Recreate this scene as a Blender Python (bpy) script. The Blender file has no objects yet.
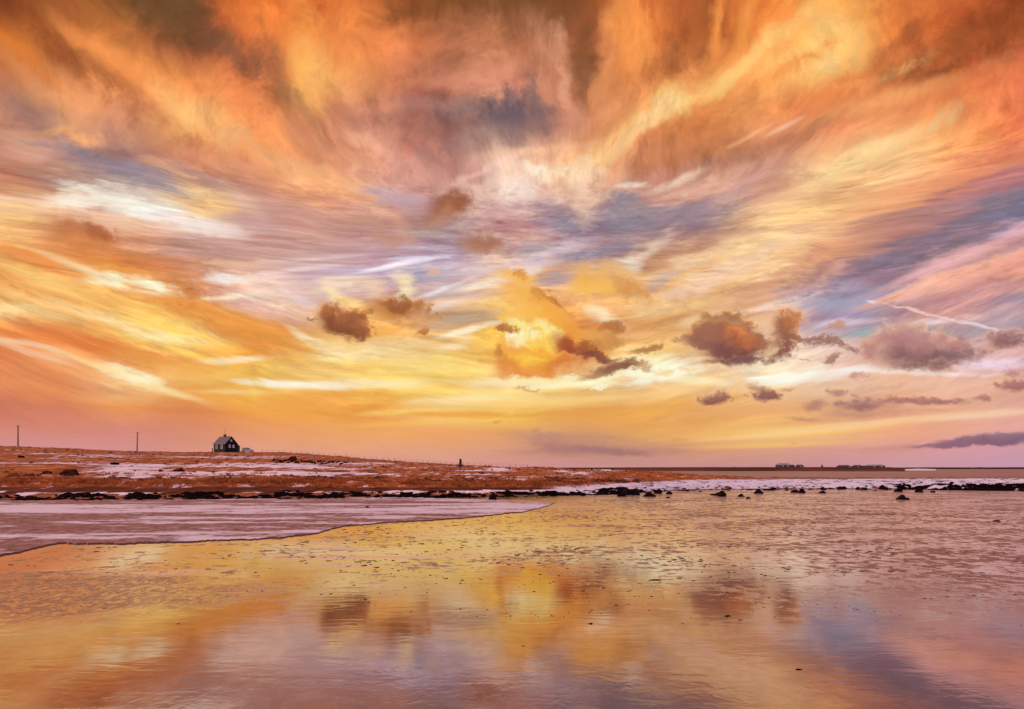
import bpy, bmesh, math, random
from math import radians, degrees, sin, cos, tan, atan2, asin, pi
from mathutils import Vector, Matrix, Euler, noise as mnoise

scene = bpy.context.scene
COL = scene.collection

# ------------------------------------------------------------------ camera
W, H = 1024, 709
FPX = 683.0                 # focal length in photograph pixels (24 mm on 36 mm)
HORIZON = 468.0             # photograph row of the horizon
EYE = 1.8
PITCH = 0.0                  # level camera with a risen lens: upright poles stay upright

cam_data = bpy.data.cameras.new("camera")
cam_data.sensor_width = 36.0
cam_data.lens = 36.0 * FPX / W
cam_data.shift_y = (HORIZON - H / 2) / W
cam_data.clip_start = 0.05
cam_data.clip_end = 30000.0
cam = bpy.data.objects.new("camera", cam_data)
cam.location = (0, 0, EYE)
cam.rotation_euler = (radians(90) + PITCH, 0, 0)
COL.objects.link(cam)
scene.camera = cam


def px_dir(px, py):
    """world direction that the photograph shows at a pixel"""
    x = (px - W / 2) / FPX
    z = -(py - HORIZON) / FPX
    d = Vector((x, cos(PITCH) - z * sin(PITCH), sin(PITCH) + z * cos(PITCH)))
    return d.normalized()


def azel(px, py):
    d = px_dir(px, py)
    return degrees(atan2(d.x, d.y)), degrees(asin(d.z))


def azel_px(az, el):
    a, e = radians(az), radians(el)
    d = (sin(a) * cos(e), cos(a) * cos(e), sin(e))
    f = d[1] * cos(PITCH) + d[2] * sin(PITCH)
    u = -d[1] * sin(PITCH) + d[2] * cos(PITCH)
    if f < 1e-3:
        return None
    return W / 2 + FPX * d[0] / f, HORIZON - FPX * u / f


# ------------------------------------------------------------------ view
scene.render.engine = 'CYCLES'
scene.view_settings.view_transform = 'Standard'
scene.view_settings.look = 'None'
scene.view_settings.exposure = 0.0
scene.view_settings.gamma = 1.0
scene.view_settings.use_curve_mapping = False
scene.cycles.max_bounces = 5
scene.cycles.diffuse_bounces = 2
scene.cycles.glossy_bounces = 3
scene.cycles.use_denoising = True


def lin(h):
    if isinstance(h, str):
        c = [int(h[i:i + 2], 16) / 255 for i in (0, 2, 4)]
    else:
        c = h
    return tuple(v / 12.92 if v <= 0.04045 else ((v + 0.055) / 1.055) ** 2.4 for v in c)


# ------------------------------------------------------------------ node helper
class NT:
    def __init__(self, tree):
        self.t = tree
        self.n = tree.nodes
        self.l = tree.links

    def put(self, sock, v):
        if isinstance(v, bpy.types.NodeSocket):
            self.l.new(v, sock)
        elif isinstance(v, (tuple, list)):
            v = tuple(v)
            if len(v) == 3 and len(sock.default_value) == 4:
                v = v + (1.0,)
            sock.default_value = v
        elif sock.type in ('VECTOR',):
            sock.default_value = (v, v, v)
        elif sock.type == 'RGBA':
            sock.default_value = (v, v, v, 1)
        else:
            sock.default_value = v

    def m(self, op, *a, clamp=False):
        nd = self.n.new('ShaderNodeMath')
        nd.operation = op
        nd.use_clamp = clamp
        for i, v in enumerate(a):
            self.put(nd.inputs[i], v)
        return nd.outputs[0]

    def v(self, op, *a):
        nd = self.n.new('ShaderNodeVectorMath')
        nd.operation = op
        for i, v in enumerate(a):
            if op == 'SCALE' and i == 1:
                self.put(nd.inputs['Scale'], v)
            else:
                self.put(nd.inputs[i], v)
        return nd.outputs['Value'] if op in ('LENGTH', 'DOT_PRODUCT', 'DISTANCE') else nd.outputs[0]

    def xyz(self, x=0.0, y=0.0, z=0.0):
        nd = self.n.new('ShaderNodeCombineXYZ')
        for i, v in enumerate((x, y, z)):
            self.put(nd.inputs[i], v)
        return nd.outputs[0]

    def sep(self, v):
        nd = self.n.new('ShaderNodeSeparateXYZ')
        self.put(nd.inputs[0], v)
        return nd.outputs

    def mapr(self, v, a, b, c=0.0, d=1.0, kind='LINEAR'):
        nd = self.n.new('ShaderNodeMapRange')
        nd.interpolation_type = kind
        nd.clamp = True
        for i, x in enumerate((v, a, b, c, d)):
            self.put(nd.inputs[i], x)
        return nd.outputs[0]

    def smooth(self, v, a, b, c=0.0, d=1.0):
        return self.mapr(v, a, b, c, d, 'SMOOTHSTEP')

    def mix(self, f, a, b, mode='MIX'):
        nd = self.n.new('ShaderNodeMixRGB')
        nd.blend_type = mode
        for i, x in enumerate((f, a, b)):
            self.put(nd.inputs[i], x)
        return nd.outputs[0]

    def noise(self, vec, scale, detail=4.0, rough=0.5, dist=0.0, out='Fac', lac=2.0):
        nd = self.n.new('ShaderNodeTexNoise')
        self.put(nd.inputs['Vector'], vec)
        nd.inputs['Scale'].default_value = scale
        nd.inputs['Detail'].default_value = detail
        nd.inputs['Roughness'].default_value = rough
        nd.inputs['Lacunarity'].default_value = lac
        nd.inputs['Distortion'].default_value = dist
        return nd.outputs[out]

    def ramp(self, f, stops, kind='LINEAR'):
        nd = self.n.new('ShaderNodeValToRGB')
        self.put(nd.inputs[0], f)
        cr = nd.color_ramp
        cr.interpolation = kind
        while len(cr.elements) < len(stops):
            cr.elements.new(0.5)
        for e, (p, c) in zip(cr.elements, stops):
            e.position = p
        for e, (p, c) in zip(cr.elements, stops):
            e.color = tuple(c) + (1.0,)
        return nd.outputs[0]


# ------------------------------------------------------------------ sky
# colours of the cloudy sunset sky, one line per height above the horizon,
# 17 bearings from left to right
ROWS = [
(0,   "7a3d15 8f5024 784a20 6b4a28 d8672b f0823c a5582a 7a4a22 7a4a28 8a5028 e8803c b86a35 ee7c38 f5a550 e0803a d87038 a85228"),
(30,  "c4681e d07a35 a05a28 86512c e87834 f28a40 d8743a c07048 b06a48 8a5028 f8984a b0622f f59545 fbb860 ec8a40 dc7538 9a4c28"),
(60,  "d87a35 b5683a f08e48 a86038 c8683a f8a050 e08450 b06e4c c88058 c87a50 d87c40 e8843f fbb060 f8c872 ee9a55 a8562c e0744a"),
(90,  "b07a60 e09050 e48c4c f59850 d0744a f8b068 c87a52 c07c60 e09878 c07c58 e08c50 f8b068 f8a058 f0904f f09a5c e88048 ea7c50"),
(120, "b88068 d09068 d89068 fcb868 f08c48 c88058 c08068 a07060 7c6060 c08068 f0a060 e08848 d88858 f49a60 f4a466 f8a45c ee7e50"),
(150, "d89878 a88078 a87c6c e09060 f0985c d88c60 e8a07c b87e6c f0b890 e08a50 e09058 c07848 c07c60 f0a878 f8cf90 f8a868 e88058"),
(180, "d08860 b08878 948088 b88870 c89078 f8b078 e0a090 d8a090 f8dcc8 fcdca8 f0b088 e8b090 d09888 f8d090 f8bc80 e8906c a87884"),
(210, "fbd088 f8c898 fff0d8 f8d8a0 c8988a e0a080 c8a0a0 c09888 d0a0a0 b89090 a88890 9c8088 f0c090 f8c888 e8a07c a87880 7c7898"),
(240, "fcc070 e88a48 d88448 d8b0a8 d0a090 c89c90 c08a70 a89498 d8a898 9c8898 a88888 d0a080 fbe098 f0b080 b87c70 88707c d8a0a0"),
(270, "f0a050 f8c070 f0a050 e0a070 f0c8b0 d8b8b8 c0a8c8 d0b8c8 f0c8a0 dcb090 e0a870 e8b880 f8e0a8 d0988a 8c8098 e0a098 f0a888"),
(300, "fcd078 f8b860 f8c068 e8984c e8c0b0 e8c8b8 e8b880 d0b090 f8c068 e8a868 f0c080 e8b878 e0a880 a09cc0 c09898 e8a898 a88890"),
(330, "e88a48 e88a48 fcd870 fdd870 f0a450 e8b070 f0a850 e0b078 fcc850 f0a048 e8a860 e8b878 e8c0a0 b8a0b0 b09098 b09098 b89ca4"),
(358, "e08048 f0a060 e88a40 f8c060 e8983c fce880 fde690 f8d870 fcb850 e89850 f8d080 f0c890 fff0d0 f8d8c0 e0b0a8 e0b0a8 e0b0b0"),
(380, "e08858 ee9850 fcd090 f0b050 fcd868 fcdc80 fcd868 fce070 ffe898 fce898 fff0b0 fbe098 f8d8a0 f8d8b8 f0c0a0 e8b8a0 d09890"),
(405, "cc7458 d47c58 e8984f e48a4c f0a040 f0a840 eca048 fce080 fdd060 e8a850 f0b058 e0a060 f0b078 d8a080 e0a080 e8b090 e0a898"),
(430, "d48272 d48474 d68676 d88a6a e89a68 eba060 f0a860 f0a860 e8a860 e0a068 e8a860 f0b468 fbc870 f8c070 f4b080 e8a890 e8a8a0"),
(450, "d08c92 d48e90 d28e8e d89080 e09c88 e4a080 e4a080 e0a080 d89880 c89078 c89078 d89878 d89c80 d89890 d89898 d898a0 cc98a8"),
(468, "d496a6 d496a6 d497a2 d6989e dca0a0 dca098 d89c94 d89890 d49490 cc9090 c89090 c89090 c89090 c89098 c898a0 c898a8 c898b0"),
]
TAB = [(y, [lin(tuple(int(h[i:i + 2], 16) / 255 - (0.035 if i == 2 and int(h[2:4], 16) > 0xd8 and int(h[4:6], 16) < 0xb8 else 0) for i in (0, 2, 4))) for h in r.split()]) for y, r in ROWS]


def cubic(p0, p1, p2, p3, t):
    return p1 + 0.5 * t * (p2 - p0 + t * (2 * p0 - 5 * p1 + 4 * p2 - p3 + t * (3 * (p1 - p2) + p3 - p0)))


def tab(px, py):
    px = min(max(px, 0.0), W * 1.0)
    py = min(max(py, 0.0), 468.0)
    j = max(i for i in range(len(TAB)) if TAB[i][0] <= py)
    j = min(j, len(TAB) - 2)
    ty = (py - TAB[j][0]) / (TAB[j + 1][0] - TAB[j][0])
    x = px / 64.0
    i = min(int(x), 15)
    tx = x - i
    out = []
    for c in range(3):
        rows = []
        for jj in (j - 1, j, j + 1, j + 2):
            r = TAB[min(max(jj, 0), len(TAB) - 1)][1]
            g = [r[min(max(k, 0), 16)][c] for k in (i - 1, i, i + 1, i + 2)]
            rows.append(cubic(*g, tx))
        out.append(min(max(cubic(*rows, ty), 0.005), 1.0))
    return out


world = bpy.data.worlds.new("World")
scene.world = world
world.use_nodes = True
wt = world.node_tree
for nd in list(wt.nodes):
    wt.nodes.remove(nd)
n = NT(wt)
geo = wt.nodes.new('ShaderNodeTexCoord').outputs['Generated']
D = n.v('NORMALIZE', geo)
dx, dy, dz = n.sep(D)
AZ = n.m('MULTIPLY', n.m('ARCTAN2', dx, dy), 180 / pi)
EL = n.m('MULTIPLY', n.m('ARCSINE', dz), 180 / pi)

SUN_EL, SUN_AZ = 14.0, -68.0   # the low sun, left of the picture

# cirrus streaks of the upper sky fan out of the west, the lower ones lie flat
FA, FE = azel(562, 345)
ra = n.m('SUBTRACT', AZ, FA)
re = n.m('MAXIMUM', n.m('SUBTRACT', EL, FE), 2.0)
th = n.m('ARCTAN2', ra, n.m('ADD', re, 3.0))
rr = n.m('SQRT', n.m('ADD', n.m('MULTIPLY', ra, ra), n.m('MULTIPLY', re, re)))
fan = n.xyz(n.m('MULTIPLY', th, 2.6), n.m('MULTIPLY', rr, 0.075), 3.0)
bend = n.m('MULTIPLY', n.m('MULTIPLY', AZ, AZ), 0.0045)
flat = n.xyz(n.m('MULTIPLY', AZ, 0.05), n.m('MULTIPLY', n.m('SUBTRACT', EL, bend), 0.34), 7.0)
upper = n.smooth(EL, 12.0, 23.0)
warp0 = n.v('SUBTRACT', n.noise(n.xyz(AZ, EL, 0.0), 0.09, 2.0, 0.5, out='Color'), 0.5)
streak_pos = n.mix(upper, n.v('ADD', flat, n.v('SCALE', warp0, 0.9)), n.v('ADD', fan, n.v('SCALE', warp0, 0.9)))
NC = n.noise(streak_pos, 1.7, 6.0, 0.60, 0.0, out='Color')
NCv = n.v('SUBTRACT', NC, 0.5)
ns = n.sep(NCv)
# fluffy noise for the low cumulus
fbv = n.v('SUBTRACT', n.noise(n.xyz(AZ, n.m('MULTIPLY', EL, 1.25), 1.3), 0.40, 7.0, 0.68, 0.1, out='Color'), 0.5)
fs = n.sep(fbv)
P0 = n.xyz(AZ, EL, 0.0)
calm = n.smooth(EL, 1.0, 10.0, 0.3, 1.0)          # hazy low air: smoother outlines
NCv = n.v('SCALE', NCv, calm)
fbv = n.v('SCALE', fbv, calm)


def spread(vec):
    x, y, z = n.sep(vec)
    return n.xyz(x, x, x), n.xyz(y, y, y)


PG = n.v('ADD', P0, n.v('MULTIPLY', NCv, (4.6, 2.6, 0)))
gx, gy, gz = n.sep(PG)
SX, SY = spread(n.v('ADD', n.v('ADD', P0, n.v('MULTIPLY', NCv, (3.8, 2.0, 0))), n.v('MULTIPLY', fbv, (1.5, 1.1, 0))))
TX, TY = spread(n.v('ADD', P0, n.v('MULTIPLY', NCv, (1.4, 0.7, 0))))
CX, CY = spread(n.v('ADD', P0, n.v('MULTIPLY', fbv, (3.8, 2.9, 0))))
# light and dark inside the streaks
relc = n.mix(n.smooth(ns[2], -0.22, 0.22), (0.74, 0.60, 0.66), (1.20, 1.24, 1.22))
relc = n.mix(n.smooth(EL, 1.5, 9.0), (1, 1, 1), relc)
grain = n.noise(n.v('ADD', streak_pos, n.v('SCALE', fbv, 0.10)), 5.5, 6.0, 0.70, 0.0)
gr = n.m('MULTIPLY_ADD', n.m('SUBTRACT', grain, 0.5), n.smooth(EL, 3.0, 14.0, 0.15, 0.85), 1.0)
relief = relc
# fine filaments, drawn over the streaks
fl = n.noise(n.v('ADD', streak_pos, n.v('SCALE', fbv, 0.12)), 3.6, 7.0, 0.66, 0.0, out='Color')
fl3 = n.sep(n.v('SUBTRACT', fl, 0.5))
ridge = n.smooth(n.m('ABSOLUTE', fl3[0]), 0.075, 0.0)
ridge = n.m('MULTIPLY', ridge, n.smooth(ns[0], -0.12, 0.16))
amt = n.smooth(EL, 2.5, 11.0, 0.12, 1.0)
hi = n.m('MULTIPLY', ridge, amt)
lo_ = n.m('MULTIPLY', n.smooth(fl3[1], 0.0, 0.22), amt)
fil = n.mix(n.m('MULTIPLY', hi, 0.55), (1, 1, 1), (1.27, 1.30, 1.28))
fil = n.v('MULTIPLY', fil, n.mix(n.m('MULTIPLY', lo_, 0.6), (1, 1, 1), (0.66, 0.54, 0.50)))
filament = n.v('MULTIPLY', fil, n.xyz(gr, gr, gr))
fibre = n.m('MULTIPLY', n.m('ADD', n.m('SUBTRACT', grain, 0.5), n.m('MULTIPLY', ns[1], 0.5)), n.smooth(EL, 1.0, 9.0, 0.5, 1.7))
fluff = n.m('MULTIPLY', fs[0], 1.35)

WISPS = [
# top left
(40, 25, 90, 16, -45, "8a4214", .7), (100, 60, 90, 14, -42, "a55c30", .7), (185, 25, 75, 22, -25, "6e4724", .8),
(235, 55, 40, 12, -35, "80523a", .6), (100, 50, 60, 9, -35, "f08c46", .7), (160, 90, 80, 13, -33, "f89a50", .7), (200, 118, 45, 16, -25, "ffc47a", .8),
(20, 62, 60, 14, -30, "e08038", .6), (60, 105, 60, 8, -38, "e8a070", .5), (30, 115, 50, 14, -20, "a88078", .5),
(300, 60, 22, 40, -30, "ffb45c", .8), (315, 85, 20, 28, -20, "ffb866", .7), (280, 20, 40, 26, 0, "f88a3e", .6), (272, 78, 12, 38, 28, "a86440", .6),
(292, 105, 30, 7, -40, "a8704c", .5), (345, 45, 26, 26, 0, "f4904c", .5),
(420, 8, 60, 12, 12, "7e4820", .75), (500, 4, 50, 8, 0, "7a4a24", .7),
(470, 78, 50, 10, 8, "e89878", .5), (430, 70, 45, 8, 20, "b06c4c", .5), (470, 108, 60, 14, 6, "8a6c68", .7), (512, 115, 34, 22, 0, "6c5a62", .85),
(425, 105, 40, 8, 0, "b88070", .5), (375, 110, 26, 5, 10, "f0a080", .4),
# top centre
(545, 20, 40, 20, 0, "84502c", .5), (560, 55, 14, 40, 60, "d09068", .5), (583, 60, 14, 48, 0, "82502c", .7), (540, 70, 14, 30, 25, "e8a07c", .5),
(565, 85, 9, 40, 15, "f0a884", .7), (600, 75, 9, 50, -14, "ee9a60", .7), (632, 35, 22, 40, -10, "ff9e50", .8),
(640, 18, 18, 30, 0, "f8984a", .6), (695, 35, 12, 40, -20, "b4622e", .7), (675, 62, 34, 12, 25, "b06434", .7),
(715, 30, 8, 50, -6, "ff9c4c", .8), (745, 25, 8, 45, -20, "f8a04c", .6), (533, 100, 10, 22, 20, "8a6860", .7), (545, 112, 22, 8, 0, "7e6060", .5),
(690, 95, 100, 14, 32, "ffc878", .85), (740, 65, 60, 10, 42, "ffcc78", .8), (660, 115, 40, 8, 30, "ffd890", .7), (780, 35, 70, 8, 36, "ffc070", .8),
(832, 40, 46, 30, 30, "fcc878", .75), (830, 58, 14, 8, 0, "ffdc8c", .6), (800, 60, 60, 8, 30, "ee8840", .6), (905, 38, 40, 9, 35, "b05c30", .8), (900, 5, 60, 10, 10, "c86c34", .6),
(910, 62, 40, 8, 25, "f4b470", .8), (880, 66, 80, 6, 22, "d8783e", .6), (960, 45, 90, 18, 28, "a05228", .9), (1010, 20, 40, 30, 0, "95491f", .8),
(945, 66, 40, 6, 25, "8a4824", .7), (960, 90, 90, 9, 14, "e07848", .6), (880, 100, 100, 10, 18, "f8a868", .6), (985, 108, 60, 9, 8, "d07048", .4),
# second band
(60, 130, 26, 5, 15, "f8b070", .6), (85, 136, 26, 8, -22, "fcb070", .8), (30, 150, 40, 12, 0, "e8b098", .5), (110, 165, 60, 11, -18, "98828a", .8), (150, 178, 40, 9, -20, "948490", .7),
(60, 172, 50, 10, -6, "b48878", .6), (30, 165, 60, 10, 0, "c88c6c", .5), (175, 165, 30, 5, -8, "f8b088", .6), (205, 178, 40, 7, -25, "a08080", .5),
(220, 165, 60, 10, -15, "f0a074", .5), (60, 200, 80, 9, 3, "fce0b0", .7), (150, 210, 75, 10, -14, "fffbe8", .95), (175, 216, 30, 7, -10, "ffffff", .8), (75, 203, 30, 8, 0, "fff4e0", .8), (212, 210, 34, 10, 8, "ffdc84", .9), (205, 226, 50, 7, -10, "f8e0dc", .7),
(245, 205, 26, 8, -40, "f0c8b0", .6), (250, 225, 40, 8, -10, "c8a09c", .6), (255, 150, 60, 20, -40, "f09a5c", .5), (330, 180, 90, 12, -18, "f8b47c", .75), (380, 208, 30, 8, -30, "f4b890", .6),
(300, 215, 70, 16, -5, "cc9a8c", .6), (400, 200, 34, 8, -10, "b4a0b4", .7), (420, 170, 60, 12, -25, "d8a090", .5), (370, 148, 22, 6, -25, "fcb890", .6), (330, 150, 60, 14, -25, "d08c68", .5),
(480, 140, 60, 12, 14, "a88078", .7), (495, 165, 44, 4, 26, "ffdcc0", .8), (510, 185, 50, 14, 15, "fbdcc4", .7), (415, 195, 30, 9, 0, "dcaca4", .5), (470, 190, 40, 9, 0, "e8b8a4", .6),
(540, 150, 50, 5, 8, "fcc498", .6), (600, 130, 40, 10, 20, "d0804c", .5), (575, 172, 22, 5, 0, "fffce0", 1.0), (577, 172, 40, 12, 0, "ffeab4", .8), (540, 170, 20, 6, -25, "ffecd0", .7), (600, 160, 40, 8, 30, "fcd090", .7),
(640, 130, 40, 8, 35, "fcc488", .7), (582, 205, 9, 26, 5, "fcd8b4", .45), (585, 185, 14, 22, 0, "fce0b4", .6), (630, 186, 18, 3, 0, "ffeed0", .8), (520, 190, 24, 14, 0, "fce4d8", .7),
(680, 180, 30, 5, 25, "ffe4c8", .7), (655, 160, 40, 12, 20, "b87858", .6), (695, 150, 80, 9, 20, "c87c54", .6), (735, 160, 40, 9, 10, "b88068", .6), (700, 135, 60, 8, 28, "dc8850", .5), (720, 175, 50, 8, 15, "dca890", .5),
(555, 215, 20, 16, 0, "988494", .6), (568, 226, 12, 8, 0, "8888a4", .6), (622, 212, 22, 20, 10, "8c8496", .75), (640, 225, 30, 12, 0, "84809c", .5), (690, 218, 40, 12, 5, "8e7886", .8), (655, 215, 60, 8, 0, "a08c94", .6), (725, 200, 30, 10, 30, "b8989c", .5),
(790, 140, 50, 8, 25, "c07c58", .7), (782, 127, 24, 3, 28, "fcdcb0", .65), (750, 135, 30, 3, 28, "fcc490", .6), (830, 175, 80, 10, 25, "fcd898", .8), (880, 145, 60, 10, 25, "fad494", .75), (790, 190, 50, 12, 10, "f4bc90", .5),
(790, 215, 60, 7, 12, "f8c888", .6), (800, 235, 60, 9, 15, "fcdc9c", .7), (880, 205, 90, 9, 20, "f4b07c", .7), (960, 175, 80, 12, 22, "ee9a6c", .6), (1010, 150, 50, 14, 20, "e07c58", .6),
(960, 205, 90, 12, 22, "b07c84", .7), (900, 225, 90, 12, 14, "b4847c", .6), (1000, 208, 60, 10, 18, "78749c", .85), (1010, 233, 34, 5, 14, "d0b4cc", .7), (940, 232, 70, 7, 18, "8c7488", .7),
# third band
(20, 255, 60, 6, -20, "e88840", .6), (40, 262, 40, 6, -15, "f4984c", .7), (110, 250, 90, 8, -15, "d88048", .7), (200, 250, 70, 9, -4, "bc8c7c", .7), (160, 255, 60, 7, -8, "c47c50", .6),
(110, 280, 26, 7, -10, "fffbd0", 1.0), (98, 276, 30, 5, -25, "fff8c0", .8), (155, 285, 26, 6, -18, "fffbd4", 1.0), (150, 293, 24, 4, -10, "fffad0", .8), (70, 265, 50, 4, -22, "fcd8a0", .7), (55, 285, 60, 5, -18, "fcd47c", .6), (33, 293, 8, 4, -20, "ee9a50", .7),
(20, 310, 50, 6, -14, "fff0a0", .8), (110, 318, 90, 7, -14, "ffea9c", .8), (165, 333, 40, 8, -8, "fff2a0", 1.0), (120, 303, 70, 4, -14, "f4b058", .6), (180, 305, 70, 7, -14, "ee9c48", .7), (215, 318, 60, 9, -18, "ea9440", .8),
(225, 278, 34, 6, -5, "fff4ec", .85), (240, 265, 34, 5, -4, "f4c8a4", .6), (250, 295, 40, 5, 5, "f4d4c4", .7), (230, 297, 30, 2.5, 6, "fff0c8", .7), (240, 320, 40, 2, -22, "fcc070", .5),
(30, 335, 80, 10, -8, "e8883f", .85), (110, 350, 80, 8, -12, "dc7434", .85), (60, 322, 60, 5, -14, "f8b45c", .5), (40, 345, 26, 3, -14, "fce0bc", .7), (10, 341, 24, 4, -10, "fcd8b0", .7), (60, 352, 30, 4, -20, "f8c890", .7),
(300, 270, 50, 3, 8, "f8dcd4", .7), (320, 258, 60, 2.5, 5, "f4d8d8", .6), (290, 250, 80, 10, 0, "cca094", .5), (370, 275, 60, 8, 0, "c4b4dc", .7), (400, 265, 44, 3, 12, "fff4ff", .95), (420, 258, 30, 3, 5, "f4ecff", .7), (430, 275, 22, 7, 0, "a8a4cc", .7), (290, 298, 30, 5, -20, "f4e0e8", .6),
(340, 285, 22, 6, 10, "fff0c0", .8), (335, 297, 14, 6, -35, "fff4b0", .9), (355, 306, 22, 6, -20, "ffe890", .9), (370, 288, 12, 8, 0, "fce8b0", .6), (405, 290, 10, 12, -10, "fff8c0", .9), (400, 282, 8, 8, 0, "fff0b0", .6),
(440, 290, 34, 3, 20, "fff0f4", .8), (445, 305, 60, 4, 18, "e8d0c8", .6), (450, 290, 26, 4, 20, "b0a0ac", .5), (480, 285, 40, 4, 12, "f8ecd8", .7), (470, 320, 34, 8, 12, "c4a890", .7), (465, 332, 34, 3, 14, "fff8dc", .8), (470, 270, 40, 8, 0, "dcc4d0", .6),
(270, 340, 60, 14, -22, "e8943c", .8), (315, 345, 30, 4, -30, "fffcc0", .9), (330, 348, 20, 4, -25, "fffcc0", .7), (280, 300, 40, 7, -30, "e0b494", .5), (390, 345, 70, 7, 0, "ffea9c", .7), (455, 345, 20, 6, 20, "fff0b8", .7),
(525, 262, 22, 8, 0, "e8d0dc", .7), (530, 250, 34, 9, 0, "9c98b4", .6), (560, 250, 30, 8, 20, "e4ccd8", .6), (580, 255, 24, 7, 20, "a49cb8", .6), (605, 250, 34, 7, 10, "8c84a8", .7), (530, 272, 12, 5, 0, "fff8e8", .6), (560, 280, 22, 6, 10, "b0a0ac", .6),
(627, 262, 14, 9, 20, "fff8e0", .6), (648, 252, 34, 7, 40, "f8e0c8", .5), (665, 278, 30, 6, 30, "ac98a0", .75), (690, 262, 60, 7, 25, "f8d0a4", .6), (720, 275, 90, 10, 24, "fce4b4", .75), (770, 262, 70, 9, 25, "fcc88c", .6), (700, 290, 50, 5, 25, "fce0b8", .6),
(605, 315, 20, 8, -30, "fff4d0", .6), (660, 310, 40, 6, 10, "fcd494", .7), (640, 335, 60, 5, 0, "f4bc80", .5), (740, 300, 60, 8, 10, "e4b090", .6), (745, 312, 40, 3, 8, "f4dcd0", .5), (700, 318, 20, 6, 20, "fce4a8", .6),
(800, 268, 90, 8, 22, "dc9c70", .7), (850, 262, 80, 9, 20, "ac7c74", .7), (830, 275, 30, 6, 40, "e0ac98", .6), (795, 300, 40, 4, 14, "fcd4c0", .8), (780, 307, 30, 4, 6, "fcdccc", .8), (830, 290, 50, 7, 6, "c0a8b8", .5), (840, 305, 50, 9, 0, "a0a0cc", .85), (870, 290, 50, 8, 6, "9c94b8", .7), (900, 255, 90, 10, 24, "887484", .8), (960, 243, 80, 6, 20, "7c6c80", .7),
(950, 262, 110, 5, 23, "f4b8b8", .85), (960, 275, 100, 7, 20, "fcbca0", .85), (1000, 265, 60, 7, 18, "f8ac94", .7), (920, 292, 80, 5, 16, "f4b49c", .8), (930, 306, 80, 5, 0, "c89090", .5), (980, 295, 60, 5, 16, "c08c90", .6), (1010, 300, 40, 5, 10, "9080a0", .7),
(870, 302, 6, 1.6, -15, "f4e0f8", .8), (845, 322, 34, 4, 4, "f0d8e0", .7), (935, 322, 24, 3.5, 4, "f8e0e8", .8), (940, 330, 50, 5, 0, "9c98b8", .6), (860, 335, 20, 6, 10, "98acd8", .8), (1000, 320, 40, 7, 0, "a498b4", .5), (1000, 309, 26, 3, 20, "dcb8c8", .5),
(945, 318, 50, 1.3, -13, "fcdcd4", .75), (980, 325, 24, 1.2, -15, "f8dce4", .8), (910, 309, 40, 1.3, -12, "fcd0b8", .7), (970, 317, 14, 4, 0, "fccabc", .6),
# bright gap band
(135, 376, 30, 7, -22, "ffffd8", 1.0), (120, 370, 34, 5, -14, "fff4a8", .8), (90, 362, 50, 4, -20, "fcd494", .5), (170, 392, 40, 4, -16, "fff0a0", .85), (45, 356, 40, 4, -16, "fcd8b8", .5), (160, 365, 50, 10, -12, "f0a84c", .6), (200, 380, 40, 8, 0, "f8c870", .5),
(240, 360, 30, 4, 4, "fffcc0", .8), (235, 392, 40, 3, 0, "ffea9c", .6), (240, 405, 50, 8, -14, "f0a848", .7), (60, 380, 70, 12, -10, "dc8458", .5),
(300, 352, 40, 7, 0, "f4b860", .6), (360, 368, 40, 4, 2, "f4b450", .6), (300, 385, 55, 4, -2, "fffff0", 1.0), (350, 384, 60, 4, 2, "fff8c0", .9), (400, 385, 40, 5, 0, "fffcb8", .8), (360, 355, 50, 6, 0, "fff2a8", .7), (365, 392, 26, 4, 3, "ec9c40", .8), (330, 395, 50, 3, 0, "f0ac48", .6),
(300, 400, 60, 8, 0, "f0a044", .8), (370, 407, 30, 6, 10, "e49644", .8), (470, 387, 60, 3, 0, "f4b450", .7), (460, 400, 54, 5, 2, "fff2a8", 1.0), (500, 400, 50, 5, 0, "fff8a0", .7), (400, 412, 40, 3, 4, "fce878", .8), (460, 414, 70, 4, 0, "ee9c3c", .9), (440, 422, 90, 3, 3, "fcc85c", .5), (430, 365, 40, 12, 0, "f8e488", .5),
(520, 385, 60, 6, 0, "fff8b8", .8), (560, 400, 90, 5, 3, "ffe688", .8), (520, 404, 60, 4, 0, "ffde78", .8), (580, 385, 50, 4, 4, "ffffd0", .7), (665, 370, 46, 11, 8, "ffffe8", 1.0), (650, 362, 30, 12, 0, "fff8c8", .7), (600, 380, 26, 4, 15, "ffffd8", .8), (690, 380, 60, 4, -4, "fff4c8", .7), (600, 410, 100, 4, 4, "e49c4c", .8), (680, 402, 60, 6, 5, "ecac58", .7),
(640, 420, 100, 4, 2, "e8a458", .5), (740, 410, 80, 5, 6, "e8a870", .7), (790, 377, 50, 8, 6, "fffff0", .9), (770, 368, 40, 5, 0, "fff4d0", .7), (850, 370, 40, 5, 5, "fcf4f0", .8), (905, 372, 80, 3, -2, "fff4f0", .9), (990, 365, 40, 6, 0, "f4dcec", .8), (840, 390, 60, 5, 6, "f8d8a8", .5),
(960, 385, 80, 5, 0, "f0bca0", .6), (800, 432, 120, 3, 5, "fce090", .9), (900, 420, 130, 3, 5, "fcd0a0", .8), (990, 415, 70, 3, 5, "fcd4b4", .7), (770, 445, 80, 3, 2, "fcc868", .6), (830, 420, 90, 3, 5, "e4a07c", .6), (930, 428, 90, 2.5, 5, "e8a48c", .6), (800, 452, 60, 2.5, 0, "d89c88", .6), (700, 437, 60, 3, 4, "f4bc68", .6),
(575, 437, 70, 5, -3, "bc8870", .6), (590, 452, 90, 5, 0, "ac7870", .6), (890, 449, 50, 3, 3, "d09080", .7),
]
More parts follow.
